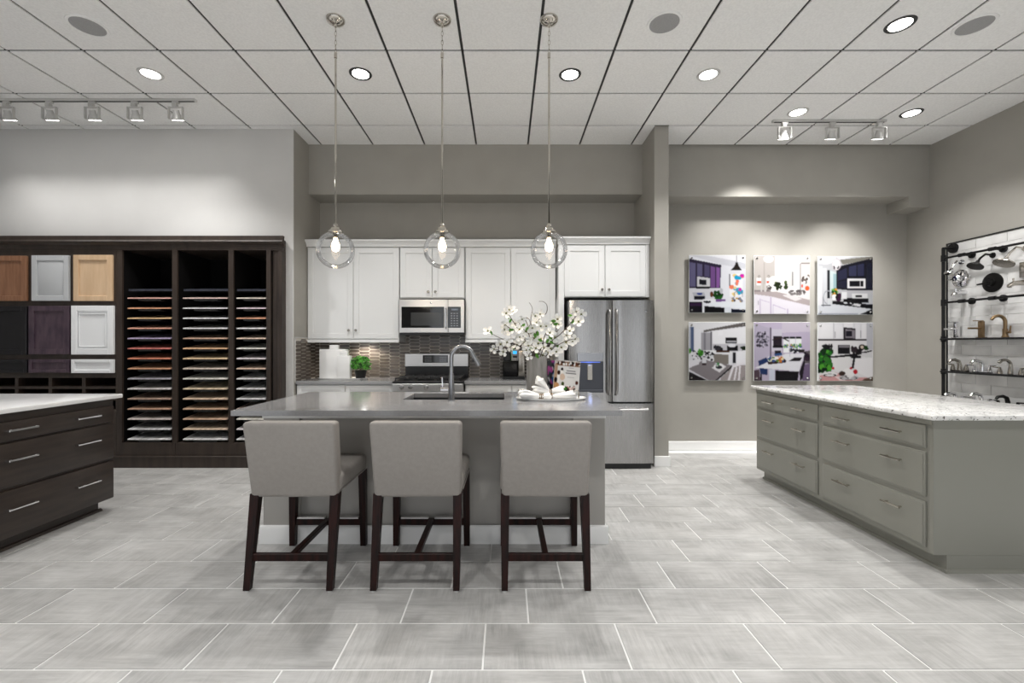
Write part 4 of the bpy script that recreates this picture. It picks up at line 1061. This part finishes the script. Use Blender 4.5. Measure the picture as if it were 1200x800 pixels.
# left island: dark, white top
XI = -3.15
t = thing('drawer_island', 'espresso drawer island with a white top at the left edge', 'island', (-3.8, 2.9, 0))
y0, y1 = 2.30, 3.60
obj('body', M().box(-4.7, XI - .021, y0, y1, .095, .89), 'dark_wood', t)
obj('toe_kick', M().box(-4.62, XI - .085, y0, y1 - .06, 0, .095), 'dark_wood', t)
obj('shoe_moulding', M().prism([(0, 0), (.02, 0), (.012, .016), (0, .02)], lambda u, v, q: (XI - .085 + u, q, v), y0, y1 - .042), 'dark_wood', t)
for z0, z1 in ((.712, .832), (.418, .696), (.098, .396)):
    for a, b in ((2.665, 3.585), (2.31, 2.655)):
        d = drawer_front(t, XI, 1, a, b, z0, z1, 'dark_wood', step=False)
        zm = (z0 + z1) / 2 + (.005 if z1 - z0 < .2 else .03)
        if b > 3: [bar_pull(d, XI, 1, p_, q_, zm, 'chrome', sq=True) for p_, q_ in ((3.255, 3.44), (2.80, 2.98))]
tag(obj('countertop', M().box(-4.75, -3.118, 2.28, 3.635, .8905, .924, .008, 2), 'wquartz', at=(-3.9, 2.9, .8905)), 'bright white quartz top on the espresso drawer island', 'countertop')

# right island: grey green, granite top
XI = 2.472
t = thing('drawer_island', 'grey-green six-drawer island with a granite top at the right', 'island', (2.95, 3.5, 0))
y0, y1 = 2.595, 4.42
RT = .885
obj('body', M().box(XI + .011, 3.43, y0, y1, .10, RT), 'isl_r', t)
obj('top_rail', M().box(XI + .003, XI + .011, y0, y1, .852, RT, .001), 'isl_r', t)
obj('toe_kick', M().box(XI + .085, 3.43, y0, y1 - .0, 0, .10), 'isl_r', t)
obj('end_skin', M().box(XI + .008, 3.43, y0 - .006, y0, .10, RT, .001).box(XI + .085, 3.43, y0 - .006, y0, .0, .10), 'isl_r', t)
obj('shoe_moulding', M().prism([(0, 0), (-.018, 0), (-.012, .014), (0, .018)], lambda u, v, q: (XI + .085 + u, q, v), y0 - .022, y1).prism([(0, 0), (-.016, 0), (-.012, .014), (0, .018)], lambda u, v, q: (q, y0 - .006 + u, v), XI + .067, 3.43), 'isl_r', t)
for z0, z1 in ((.712, .846), (.425, .690), (.128, .396)):
    for a, b, hs_ in ((2.632, 3.488, ((3.19, 3.34), (2.768, 2.907))), (3.545, 4.405, ((4.10, 4.25), (3.67, 3.81)))):
        d = drawer_front(t, XI, -1, a, b, z0, z1, 'isl_r', t=.0105)
        for p_, q_ in hs_: bar_pull(d, XI - .004, -1, p_, q_, z1 - .066 if z1 - z0 < .2 else z1 - .085, 'pnickel', r=.0068)
tag(obj('countertop', M().box(2.437, 3.47, 2.55, 4.455, RT + .0005, .918, .012, 3), 'granite', at=(2.95, 3.5, RT)), 'speckled white granite top on the grey-green drawer island', 'countertop')

# ------------------------------------------------------------------ framed kitchen pictures
YPc = YB - .05
def frame_pic(label, p0, q0, p1, q1, pic):
    x0, x1, z0, z1 = X(p0, YPc), X(p1, YPc), Z(q1, YPc), Z(q0, YPc)
    t = thing('wall_picture', label, 'picture', ((x0 + x1) / 2, YPc, z0), 'acrylic kitchen pictures on the gallery wall')
    obj('acrylic_panel', M().box(x0, x1, YPc, YPc + .014, z0, z1, .002), 'acrylic', t)
    print_obj('print', pic, (x0 + .003, YPc - .0006, z1 - .003), (x1 - x0 - .006, 0, 0), (0, 0, -(z1 - z0 - .006)), t)
    for xx in (x0 + .035, x1 - .035):
        for zz in (z0 + .035, z1 - .035):
            obj('standoff', M().lathe([(0, -.008), (.011, -.008), (.013, -.005), (.013, 0), (.008, 0), (.008, .049), (0, .049)], (xx, YPc, zz), 14, Matrix.Rotation(-PI / 2, 4, 'X')), 'chrome', t)
# 1 plum kitchen
p = Pic('#E6E7EE').poly('#D6D7DE', 0, 0, 70, 0, 100, 15, 100, 24, 60, 17).poly('#F2F2F7', 30, 0, 100, 0, 100, 14)
p.poly('#3A3348', 0, 6, 57, 17, 55, 57, 0, 57).poly('#6C6888', 1, 12, 12, 14, 12, 55, 1, 55).poly('#6A6686', 15, 14, 24, 16, 24, 37, 15, 36).poly('#5A5474', 27, 16, 36, 18, 36, 38, 27, 37).poly('#7E5A92', 38, 19, 46, 21, 46, 56, 38, 56).poly('#8E64A2', 48, 21, 55, 22, 54, 56, 48, 56)
p.poly('#D6D6DA', 15, 37, 37, 40, 37, 55, 15, 55).poly('#24242E', 18, 42, 31, 43, 31, 52, 18, 51).rect('#0F0D14', 13, 55, 36, 58).rect('#DCDCE2', 0, 58, 54, 78)
p.poly('#BFBFC6', 6, 65, 27, 65, 30, 75, 9, 74).rect('#1A1A26', 9, 71, 28, 77).ell('#3A4A90', 19, 67, 5, 2).rect('#E2E2E8', 0, 77, 24, 81).poly('#1B1422', 0, 81, 24, 81, 24, 100, 0, 100).rect('#3A2244', 2, 83, 22, 88)
p.specks(['#1F4A20', '#2E6A2A', '#123014'], 44, 64, 58, 75, 26, 3, 2).ell('#6A3A24', 40, 68, 3, 5).rect('#7E5A96', 47, 76, 65, 81).rect('#EDEDF2', 25, 76, 47, 84).specks(['#22222A'], 27, 80, 46, 82, 8, 1.6, 4)
p.poly('#E9EDF2', 25, 86, 60, 80, 100, 82, 100, 93, 66, 90).poly('#0D0B12', 27, 88, 63, 91, 63, 100, 27, 100).rect('#DDE1E8', 63, 90, 74, 100).poly('#141C2E', 75, 93, 100, 95, 100, 100, 75, 100)
p.line('#3A3632', 1.2, 84, 0, 84, 14).poly('#2C2724', 74, 26, 81, 18, 82, 13, 86, 13, 88, 19, 93, 26).rect('#F4F4F6', 72, 33, 95, 72).rect('#3C3C44', 71, 33, 73, 56)
p.specks(['#2AA8D0', '#E85A8A', '#F0D890', '#F08A6A', '#40B070', '#D02AB0', '#F4F4F6', '#2AA8D0'], 75, 35, 94, 68, 34, 3.4, 8).ell('#8A8C94', 87, 70, 8, 9, .72).rect('#EDEDF2', 78, 73, 96, 80).specks(['#3C3C48', '#8A8C98', '#C09A40'], 76, 75, 98, 80, 10, 2.2, 3).ell('#C2C2C8', 57, 62, 3, 5)
frame_pic('picture of a plum-coloured kitchen with a dark pendant, top left of six', 807.3, 298.8, 873.8, 366.4, p)
# 2 bath vanity
p = Pic('#EFEDEC').poly('#CFC9C5', 0, 0, 37, 0, 37, 45, 30, 62, 0, 62).rect('#BDB6B2', 17, 12, 19, 60).poly('#F7F6F6', 37, 10, 82, 4, 82, 58, 37, 58).poly('#F4F2F0', 40, 0, 100, 0, 100, 10, 60, 16, 40, 14).ell('#FFFFFF', 26, 6, 9, 6)
p.rect('#8C8280', 82, 14, 84, 60).rect('#E2DEDC', 85, 14, 100, 60).rect('#9A9290', 84, 12, 100, 15).specks(['#5A4E4C', '#F0EDEB', '#7A706C'], 86, 36, 99, 46, 14, 3, 4).ell('#E86A3A', 95, 56, 4, 4).ell('#E8503A', 86, 52, 1.6, 3).rect('#6A6462', 68, 27, 70, 52).rect('#E0DEDD', 60, 28, 68, 54)
for x in (9, 26): p.rect('#FAFAFA', x - 4, 38, x + 4, 51).rect('#E05A38', x - 3.5, 44, x + 3.5, 47).ell('#7A7472', x, 36, 2, 2.4, .4)
p.rect('#9A9092', 0, 59, 30, 64).specks(['#6A6262', '#8E8686', '#E8E4E2', '#4A4444'], 24, 52, 40, 61, 22, 2.4, 7).specks(['#F4F2F0', '#FAF9F8'], 32, 40, 58, 62, 26, 5, 6).specks(['#3A4A2A', '#2A3420', '#5A6A3A'], 38, 46, 58, 58, 14, 3, 5).line('#D8D4D2', 3, 13, 50, 13, 62).line('#D8D4D2', 3, 20, 50, 20, 62)
p.poly('#BDB2B2', 0, 62, 42, 62, 100, 76, 100, 86, 30, 70, 0, 66).poly('#E9E5E6', 50, 68, 66, 66, 86, 74, 74, 78).specks(['#6A6464', '#8A8484'], 60, 60, 90, 66, 20, 2.4, 3)
p.poly('#EEEAF2', 0, 66, 30, 70, 100, 86, 100, 100, 0, 100).line('#C4B4D2', 1.6, 30, 72, 30, 100).line('#CFC4DA', 1.2, 11, 74, 11, 100).line('#CABEDA', 1.2, 34, 84, 56, 92).line('#CABEDA', 1.2, 34, 84, 34, 100).line('#C4B4D2', 2, 60, 92, 60, 100).line('#CABEDA', 1, 13, 76, 27, 80).line('#8A8490', 1.2, 8, 78, 8, 84)
frame_pic('picture of a bright white bathroom vanity, top middle of six', 883.6, 299.3, 949.2, 367.8, p)
# 3 navy kitchen
p = Pic('#C9CACD').poly('#E2E2E6', 0, 0, 70, 0, 16, 14, 0, 12).poly('#8B8880', 40, 6, 100, 0, 100, 6, 45, 14).rect('#ECECF0', 0, 17, 8, 84).rect('#DADCE0', 9, 20, 16, 84).rect('#2E2E34', 17, 24, 22, 84).poly('#D6E2E4', 22, 24, 34, 28, 34, 66, 22, 66).rect('#A9C6CC', 28, 30, 34, 58)
p.poly('#1D1D2B', 34, 18, 100, 3, 100, 62, 34, 56).poly('#30314A', 36, 26, 53, 20, 53, 38, 36, 42).poly('#3A3C58', 56, 18, 70, 15, 70, 34, 56, 34).poly('#373954', 72, 15, 84, 12, 84, 34, 72, 34).poly('#262839', 88, 14, 98, 10, 98, 56, 88, 56).poly('#2A2B3E', 36, 44, 53, 40, 53, 54, 36, 54)
p.rect('#F4F2F4', 54, 38, 86, 55).rect('#17171F', 57, 42, 76, 52).rect('#17171F', 77, 42, 83, 52).rect('#C6C6CA', 36, 58, 100, 70).rect('#EAEAEC', 62, 64, 90, 72).rect('#1E1E24', 68, 66, 80, 70).poly('#16161C', 46, 71, 92, 72, 92, 84, 46, 78)
p.specks(['#4A9A3A', '#8AC860', '#2A5A24', '#D8A038'], 26, 56, 34, 66, 16, 2.6, 3).ell('#FFFFFF', 30, 70, 5, 5).specks(['#2A2028', '#4A2A48', '#2C3A24'], 34, 64, 46, 74, 12, 3, 4).rect('#EDEDF0', 43, 61, 53, 73).poly('#15151C', 26, 76, 100, 80, 100, 100, 80, 92, 26, 82).poly('#E4E4E8', 48, 78, 78, 82, 76, 86, 46, 80).specks(['#22222A'], 50, 80, 76, 83, 7, 1.6, 4).poly('#D0D2DA', 80, 79, 100, 80, 100, 82, 80, 81)
p.poly('#DDE0E6', 0, 84, 30, 82, 98, 90, 74, 100, 0, 100).poly('#ABAFBA', 0, 97, 74, 97, 72, 100, 0, 100).poly('#16161C', 76, 99, 98, 91, 100, 100).ell('#A9ABB2', 18, 70, 8, 12, .74).rect('#DADCE0', 17, 72, 26, 84).line('#A9ABB2', 1.8, 10, 70, 10, 86).rect('#5A5C64', 6, 83, 24, 85)
p.ell('#E8E6E8', 34, 14, 8, 10).ell('#B9A9B0', 34, 14, 8, 10, .86).specks(['#4A4448'], 29, 17, 39, 21, 7, 1.4, 5).line('#C9C9CC', 1, 34, 0, 34, 5)
frame_pic('picture of a navy kitchen with a white globe lamp, top right of six', 958.3, 300.2, 1023, 368.8, p)
# 4 dining table
p = Pic('#DCDCE2').poly('#E6E6EA', 0, 0, 100, 0, 100, 3, 26, 16, 0, 10).poly('#6E6A68', 26, 14, 100, 0, 100, 7, 40, 15, 26, 18).poly('#F0F0F4', 42, 15, 100, 8, 100, 36, 42, 38).rect('#B8BCC8', 0, 8, 4, 50).rect('#5A6888', 4, 8, 9, 50).rect('#E8E8EE', 10, 12, 22, 50).rect('#A9A8AE', 22, 18, 38, 48).rect('#8A8890', 26, 18, 30, 48).rect('#706E74', 38, 16, 41, 48)
p.rect('#1A1A20', 65, 26, 85, 36).rect('#B0B0B8', 66, 32, 84, 35).rect('#F4F4F8', 52, 15, 60, 23).rect('#C9C8CE', 42, 37, 100, 50).rect('#16161C', 67, 40, 86, 49).ell('#E6E6EC', 76, 40, 7, 3).specks(['#1C2A1C', '#24301E'], 92, 43, 99, 48, 8, 2.6, 3).specks(['#1E1E24', '#3A3A40'], 44, 40, 58, 48, 14, 2.6, 2)
p.poly('#EEEEF2', 14, 48, 52, 48, 80, 52, 70, 56, 14, 50).rect('#4A2E24', 48, 48, 72, 52).poly('#8A847E', 44, 54, 72, 56, 70, 72, 44, 72).rect('#E6E6EC', 70, 54, 76, 74).rect('#22222A', 77, 52, 83, 70).poly('#EFEFF4', 83, 50, 100, 48, 100, 72, 84, 72)
p.specks(['#1A1A1E', '#E8E8EC', '#1A1A1E', '#DCDCE0'], 6, 50, 44, 66, 60, 2.2, 6).specks(['#3A7A2A', '#5AA040'], 18, 48, 29, 56, 14, 2.4, 4).specks(['#4A8A2A'], 0, 46, 4, 51, 4, 2.4, 4)
p.poly('#8E888C', 0, 80, 26, 64, 76, 74, 46, 100, 36, 100).poly('#2A2628', 0, 84, 34, 100, 0, 100).poly('#1E1A1E', 76, 74, 78, 76, 50, 100, 46, 100).poly('#E4E2E6', 40, 78, 56, 70, 66, 76, 54, 86).ell('#F2F2F4', 53, 76, 9, 5).ell('#3A3A40', 53, 77, 6, 3).specks(['#3A8A4A', '#C8C8CC'], 48, 70, 55, 74, 8, 2, 4).rect('#D8D8DE', 24, 60, 31, 74).rect('#3A2A2C', 24, 70, 31, 74).poly('#E4E2E8', 0, 66, 20, 62, 18, 72, 0, 78)
p.poly('#A8A0A0', 56, 96, 80, 74, 100, 74, 100, 100, 56, 100).line('#EDEAF0', 4, 96, 70, 78, 76, 70, 100).line('#EDEAF0', 3, 84, 78, 80, 100).line('#EDEAF0', 3, 90, 76, 88, 100)
frame_pic('picture of a set dining table before a white kitchen, bottom left of six', 807, 377.3, 873.8, 445.8, p)
# 5 island with blue chairs
p = Pic('#BDB4C6').poly('#C8BED2', 0, 0, 50, 0, 50, 18, 28, 10, 0, 2).poly('#D2CAD8', 50, 0, 100, 0, 100, 16, 50, 18).poly('#BDB6C8', 0, 4, 28, 10, 28, 60, 0, 78).rect('#3A303A', 29, 9, 31, 58).rect('#D2CEDA', 32, 12, 50, 50).poly('#C4BACE', 52, 18, 100, 16, 100, 60, 52, 52)
p.specks(['#5A5664', '#2E2C36', '#8A8694', '#C0BACA'], 5, 17, 26, 42, 90, 1.8, 4).rect('#2E2630', 35, 24, 50, 40).rect('#15131A', 34, 40, 52, 44).rect('#2A262E', 37, 48, 48, 56)
for x in (53, 64, 75): p.rect('#F2F4F6', x, 26, x + 9.5, 52).rect('#1A1820', x, 25, x + 9.5, 28).specks(['#6AA04A', '#7AB060', '#B08A6A', '#3A5A9A'], x + 1, 38, x + 8.5, 43, 9, 2, x)
p.specks(['#1E1C22', '#3A3A44'], 64, 46, 82, 52, 12, 2.6, 7).rect('#2A2628', 82, 46, 90, 52).poly('#6A6468', 88, 50, 100, 48, 100, 70, 90, 70).specks(['#3A2A3A', '#2A2030'], 90, 54, 99, 68, 8, 4, 7)
p.poly('#2A3E6A', 8, 66, 22, 60, 26, 66, 24, 90, 12, 88).rect('#14121A', 12, 88, 15, 100).poly('#3A5A8A', 36, 54, 50, 52, 50, 56, 38, 58)
p.poly('#E6E6EC', 2, 78, 56, 54, 90, 54, 80, 84, 40, 80, 8, 78).poly('#14121A', 38, 82, 80, 84, 78, 100, 38, 100).rect('#D0D4E2', 27, 80, 37, 100).poly('#221C28', 81, 84, 90, 60, 92, 92, 82, 100).poly('#3A2420', 24, 68, 54, 62, 58, 66, 56, 69, 26, 72).specks(['#6A8A3A', '#E8D8B0', '#3A5A8A', '#C87A3A', '#F0F0F0'], 27, 60, 52, 66, 26, 2.6, 3).poly('#2A262C', 62, 66, 72, 60, 86, 60, 82, 66).line('#B8B8C0', 1.6, 64, 44, 64, 58).line('#3A2E2C', 2, 34, 30, 50, 26, 62, 32)
p.poly('#5A4A54', 0, 82, 10, 80, 12, 100, 0, 100).poly('#7A6A86', 90, 72, 100, 70, 100, 100, 86, 100)
frame_pic('picture of a white island top with blue chairs, bottom middle of six', 883.2, 377.4, 949.4, 446.2, p)
# 6 kitchen with leafy plant
p = Pic('#E6E4E6').rect('#DEDDE2', 0, 0, 88, 29).rect('#F0EFF2', 1, 2, 28, 27).rect('#EBEAEE', 30, 2, 45, 27).rect('#F0EFF2', 47, 0, 64, 8).rect('#EBEAEE', 67, 2, 76, 27).rect('#EEEDF0', 79, 2, 87, 27).rect('#C6C6CC', 88, 0, 100, 46).line('#6A686C', 1, 28.5, 16, 28.5, 26).line('#6A686C', 1, 31, 16, 31, 26).rect('#2A2226', 0, 28, 88, 30.5).line('#6A686C', 1, 77.5, 14, 77.5, 26).line('#B0AEB4', 1, 29, 0, 29, 28)
p.poly('#2E2A30', 46, 8, 68, 10, 68, 30, 46, 29).poly('#8E8890', 50, 11, 67, 13, 67, 27, 50, 26).poly('#1E1C2A', 51, 15, 62, 15, 62, 24, 51, 24)
p.specks(['#15131A', '#2A2A30', '#1A1A1E'], 10, 40, 26, 50, 18, 3, 3).rect('#1A1418', 20, 36, 22, 50).rect('#1A1418', 24, 36, 26, 50).rect('#1D1A20', 36, 38, 58, 54).rect('#8A868C', 38, 39, 57, 43).specks(['#1E1A1E', '#3A3036'], 62, 42, 80, 50, 22, 3.4, 5).ell('#2A2426', 80, 42, 6, 5).ell('#D8C8B8', 80, 42, 3, 2.6).specks(['#2A4A24'], 85, 40, 91, 46, 6, 2.4, 2)
p.poly('#17141A', 20, 58, 58, 54, 98, 47, 98, 49, 60, 59, 22, 60).rect('#1E1C22', 60, 56, 78, 61).poly('#E9E7E8', 22, 64, 30, 60, 58, 58, 56, 80, 44, 84, 26, 80).poly('#F0EEF0', 62, 62, 98, 60, 98, 96, 90, 94, 70, 84).poly('#15131A', 64, 60, 68, 60, 65, 78, 61, 78).poly('#DCDADD', 79, 52, 98, 51, 98, 60, 79, 58)
p.specks(['#1E5A1E', '#2E7A2A', '#143C18', '#5AA83A', '#0E2A18', '#3A7A2E'], 2, 48, 24, 82, 70, 4.2, 8).ell('#C8303A', 28, 78, 2.4)
p.poly('#D8A8A8', 4, 90, 30, 84, 60, 94, 90, 94, 80, 100, 4, 100).poly('#EFDAD8', 30, 92, 60, 92, 70, 98, 40, 99).poly('#6A5648', 84, 96, 100, 92, 100, 100, 80, 100).ell('#EDEBEC', 22, 88, 14, 4).ell('#2A282C', 22, 90, 12, 2.4, .5).ell('#C8C6C8', 56, 94, 18, 4.5).ell('#4A484A', 56, 95, 16, 3, .7).ell('#F4F2F2', 56, 86, 11, 8).ell('#4A3A34', 44, 87, 6, 4).ell('#C0303A', 68, 84, 4, 4).ell('#B83040', 60, 78, 2.4).specks(['#F0EEEE', '#8A8688'], 50, 90, 70, 94, 8, 2, 4)
frame_pic('picture of a set table with a leafy plant before a kitchen, bottom right of six', 958.2, 377.8, 1023.2, 446.4, p)

# ------------------------------------------------------------------ faucet display on the right wall
XW = XR - .03
def wY(px, x=XW - .09): return x * F / (px - CX)
t = thing('faucet_display', 'black pipe frame and white tiled panel holding faucets on the right wall', 'display', (XR, 4.2, 0))
pY1, pY0, pZ1, pZ0 = 5.06, 3.55, 2.455, .25
obj('backing', M().box(XR - .016, XR - .0005, pY0, pY1, pZ0, pZ1), 'grout', t)
obj('edge_frame', M().box(XR - .03, XR - .0005, pY0, pY1 + .012, pZ1, pZ1 + .012).box(XR - .03, XR - .0005, pY1, pY1 + .012, pZ0, pZ1), 'black', t)
th, tl = .1035, .30
tme = {}
for j in range(22):
    z0 = pZ1 - (j + 1) * th
    if z0 < pZ0: break
    y = pY1 - (tl / 2 if j % 2 else tl)
    edges = [pY1]
    while y > pY0: edges.append(y); y -= tl
    edges.append(pY0)
    for a, b in zip(edges, edges[1:]):
        w = round(a - b, 4)
        if w < .02: continue
        if w not in tme: tme[w] = mesh_of(M().box(-.006, 0, -w / 2 + .002, w / 2 - .002, .002, th - .002, .001), 'tile', 'subway')
        piece('tile', tme[w], t, Vector((XR - .016, (a + b) / 2, z0)) - org(t))
xp = XR - .14
yv = wY(1105.5, xp)
obj('upright_pipe', M().tube([(xp, yv, 0.02), (xp, yv, 2.40)], .016, 12).cyl((xp, yv, 0), (xp, yv, .02), .045), 'pipe', t)
obj('wall_flange', M().tube([(xp, yv, 2.385), (xp, yv, 2.40), (xp + .02, yv, 2.40), (XR - .022, yv, 2.40)], .014, 10).cyl((XR - .045, yv, 2.40), (XR - .0225, yv, 2.40), .052, .055), 'pipe', t)
for zz in (2.285, 1.79):
    hp = obj('cross_pipe', M().tube([(xp, yv, zz), (xp, pY0, zz)], .012, 10), 'pipe', t)
    obj('collar', M().cyl((xp, yv, zz - .035), (xp, yv, zz + .035), .022), 'pipe', hp)
    for px in (1127, 1163):
        y = wY(px, xp)
        obj('tee', M().cyl((xp, y - .03, zz), (xp, y + .03, zz), .020).cyl((xp, y, zz), (XR - .0225, y, zz - .0), .013).cyl((XR - .04, y, zz), (XR - .0225, y, zz), .035), 'pipe', hp)
SHZ = (1.395, 1.035, .69)
for zz in SHZ:
    sp = obj('shelf', M().box(XR - .17, XR - .0225, pY0, yv - .02, zz - .008, zz, .001), 'blackglass', t)
    obj('shelf_pipe', M().tube([(xp - .03, yv + .0, zz - .012), (xp - .03, pY0, zz - .012)], .010, 10), 'pipe', sp)
    obj('collar', M().cyl((xp, yv, zz - .04), (xp, yv, zz + .02), .022), 'pipe', sp)
wf = XR - .0225      # tile face
RX = Matrix.Rotation(-PI / 2, 4, 'Y')
def flange(m, y, z, r=.03): return m.lathe([(0, 0), (r, 0), (r * .8, .012), (0, .014)], (wf, y, z), 18, RX)
def shower(label, y, z, r, m, arm=.16, drop=.07):
    t = thing('wall_shower', label, 'shower head', (wf, y, z), 'shower heads on the faucet display')
    obj('arm', flange(M(), y, z).tube([(wf, y, z), (wf - arm * .5, y, z + .012), (wf - arm * .85, y, z - drop * .35), (wf - arm, y, z - drop * .7)], .010, 10), m, t)
    tl_ = Matrix.Translation((wf - arm, y, z - drop * .7)) @ Matrix.Rotation(.5, 4, 'Y')
    obj('head', M().lathe([(0, .0), (.014, 0), (.018, -.02), (r * .7, -.045), (r, -.06), (r, -.072), (0, -.074)], (0, 0, 0), 24, tl_), m, t)
def yz(px, py, off=.0):
    Y = (wf - off) * F / (px - CX); return Y, Z(py, Y)
y, z = yz(1127, 307); shower('small chrome shower head nearest the display upright', y, z, .045, 'chrome', .105, .10)
y, z = yz(1163.5, 299); shower('large black shower head in the middle of the top row', y, z, .066, 'oil', .15, .08)
y, z = yz(1202, 291); shower('wide brushed nickel rain head at the right edge of the picture', y, z, .078, 'nickel', .18, .12)
def valve(label, y, z, r, m, lev):
    t = thing('shower_valve', label, 'valve', (wf, y, z), 'shower valves on the faucet display')
    obj('plate', M().lathe([(0, 0), (r, 0), (r, .006), (r * .86, .014), (r * .4, .018), (r * .32, .045), (0, .047)], (wf, y, z), 30, RX), m, t)
    if lev: obj('lever', M().tube([(wf - .04, y, z), (wf - .052, y + .03, z - .004), (wf - .05, y + .105, z - .008)], [.014, .011, .009], 10), m, t)
    else:
        k = M().lathe([(0, 0), (.038, 0), (.044, .02), (.03, .035), (0, .037)], (wf - .04, y, z), 8, RX)
        for i in range(10):
            a = i * PI / 5; k.cyl((wf - .014, y + .075 * math.cos(a), z + .075 * math.sin(a)), (wf - .024, y + .075 * math.cos(a), z + .075 * math.sin(a)), .008, .006, 8)
        k.tube([(wf - .06, y, z), (wf - .06, y + .09, z)], [.012, .007], 8)
        obj('handle', k, m, t)
y, z = yz(1126.5, 326.5); valve('round chrome shower valve with a knob handle', y, z, .098, 'chrome', False)
y, z = yz(1163.5, 331); valve('round black shower valve with a lever handle', y, z, .100, 'oil', True)
def spout(label, y, z, m, L=.14):
    t = thing('tub_spout', label, 'spout', (wf, y, z), 'tub spouts on the faucet display')
    obj('body', M().tube([(wf, y, z), (wf - L * .75, y, z - .006), (wf - L, y, z - .03), (wf - L - .004, y, z - .045)], [.026, .024, .020, .017], 14), m, t)
    obj('diverter', M().cyl((wf - L * .8, y, z + .01), (wf - L * .8, y, z + .042), .005, .008, 10), m, t)
y, z = yz(1131, 342.5); spout('chrome tub spout under the chrome valve', y, z, 'chrome', .13)
y, z = yz(1204, 331); spout('brushed nickel tub spout right of the black valve', y, z, 'nickel', .17)
y, z = yz(1207, 315)
t = thing('body_sprayer', 'square nickel body sprayer under the rain head', 'sprayer', (wf, y, z))
obj('plate', M().box(wf - .02, wf, y - .075, y + .075, z - .075, z + .075, .006, 2), 'nickel', t)
obj('nozzle_block', M().box(wf - .06, wf - .02, y - .04, y + .04, z - .03, z + .03, .008, 2), 'nickel', t)

def tall_faucet(label, px, py0, h, m, lev=True, Xo=.075):
    Y = (XR - Xo) * F / (px - CX); z = SHZ[0]; x = XR - Xo
    t = thing('basin_faucet', label, 'faucet', (x, Y, z), 'faucets on the display shelves')
    obj('body', M().box(x - .019, x + .019, Y - .019, Y + .019, z + .0003, z + h, .004, 2).box(x - .03, x + .03, Y - .03, Y + .03, z + .0003, z + .006, .002), m, t)
    obj('spout', M().box(x - .135, x - .015, Y - .013, Y + .013, z + h * .52, z + h * .52 + .018, .004, 1), m, t)
    obj('lever', M().box(x - .085, x + .018, Y - .010, Y + .010, z + h, z + h + .009, .003, 1), m, t)
tall_faucet('slim chrome single-hole faucet nearest the upright on the top shelf', 1121, 393, .172, 'chrome')
tall_faucet('bronze square single-hole faucet beside the gooseneck', 1150, 393, .172, 'bronze')
Xo = .08; Y = (XR - Xo) * F / (1178 - CX); z = SHZ[0]; x = XR - Xo
t = thing('basin_faucet', 'bronze gooseneck faucet with a side lever on the top shelf', 'faucet', (x, Y, z), 'faucets on the display shelves')
obj('base', M().lathe([(0, 0), (.028, 0), (.028, .008), (.021, .02), (.02, .085), (0, .085)], (x, Y, z + .0003), 20), 'bronze', t)
pts = [(x, Y, z + .08), (x, Y, z + .15)] + [(x - .058 + .058 * math.cos(k * 2.75 / 10), Y + .012 - .012 * math.cos(k * 2.75 / 10), z + .15 + .065 * math.sin(k * 2.75 / 10)) for k in range(1, 11)]
obj('spout', M().tube(pts, [.015] * 8 + [.014, .014, .014, .0135], 12), 'bronze', t)
obj('lever', M().cyl((x, Y, z + .05), (x, Y - .045, z + .05), .012).tube([(x, Y - .042, z + .05), (x, Y - .048, z + .115)], [.007, .006], 8), 'bronze', t)

def wide_faucet(label, px, sh, m, style, Xo=.08, half=.10, sc_=1.):
    Y = (XR - Xo) * F / (px - CX); z = SHZ[sh] + .0003; x = XR - Xo
    t = thing('basin_faucet', label, 'faucet', (x, Y, z), 'faucets on the display shelves')
    if style == 'set': obj('deck_plate', M().box(x - .024, x + .024, Y - half * .85, Y + half * .85, z, z + .012, .005, 2), m, t)
    zb = z + (.012 if style == 'set' else 0)
    if style == 'arc':
        pts = [(x, Y, zb), (x + .004, Y, zb + .07)] + [(x - .058 + .062 * math.cos(k * 2.6 / 9), Y, zb + .085 + .052 * math.sin(k * 2.6 / 9)) for k in range(0, 10)]
        obj('spout', M().tube(pts, [.021, .016] + [.014] * 8 + [.015, .016], 12), m, t)
    else:
        obj('spout', M().tube([(x, Y, zb), (x, Y, zb + .055), (x - .012, Y, zb + .095 * sc_), (x - .05, Y, zb + .112 * sc_), (x - .10, Y, zb + .105 * sc_), (x - .115, Y, zb + .085 * sc_)], [.022, .019, .018, .016, .014, .012], 12), m, t)
    for s_ in (-1, 1):
        yy = Y + s_ * half * .72
        h = obj('handle', M().lathe([(0, 0), (.022, 0), (.020, .02), (.012, .05), (.010, .062), (0, .064)], (x, yy, zb), 16), m, t)
        obj('lever', M().tube([(x, yy, zb + .056), (x - .01, yy + s_ * .07, zb + .062)], [.008, .005], 8), m, h)
wide_faucet('brushed nickel two-handle faucet nearest the upright on the middle shelf', 1124.5, 1, 'nickel', 'set')
wide_faucet('chrome two-handle faucet on the middle shelf', 1151, 1, 'chrome', 'set')
wide_faucet('polished nickel high-arc widespread faucet on the middle shelf', 1184, 1, 'nickel', 'arc', half=.13)
wide_faucet('chrome low faucet just peeping over the granite, nearest the upright', 1120, 2, 'chrome', 'set', sc_=.8)
wide_faucet('chrome faucet on the bottom shelf, middle one behind the granite', 1150, 2, 'chrome', 'set')
wide_faucet('dark nickel faucet on the bottom shelf, rightmost behind the granite', 1181, 2, 'oil', 'set', half=.12)
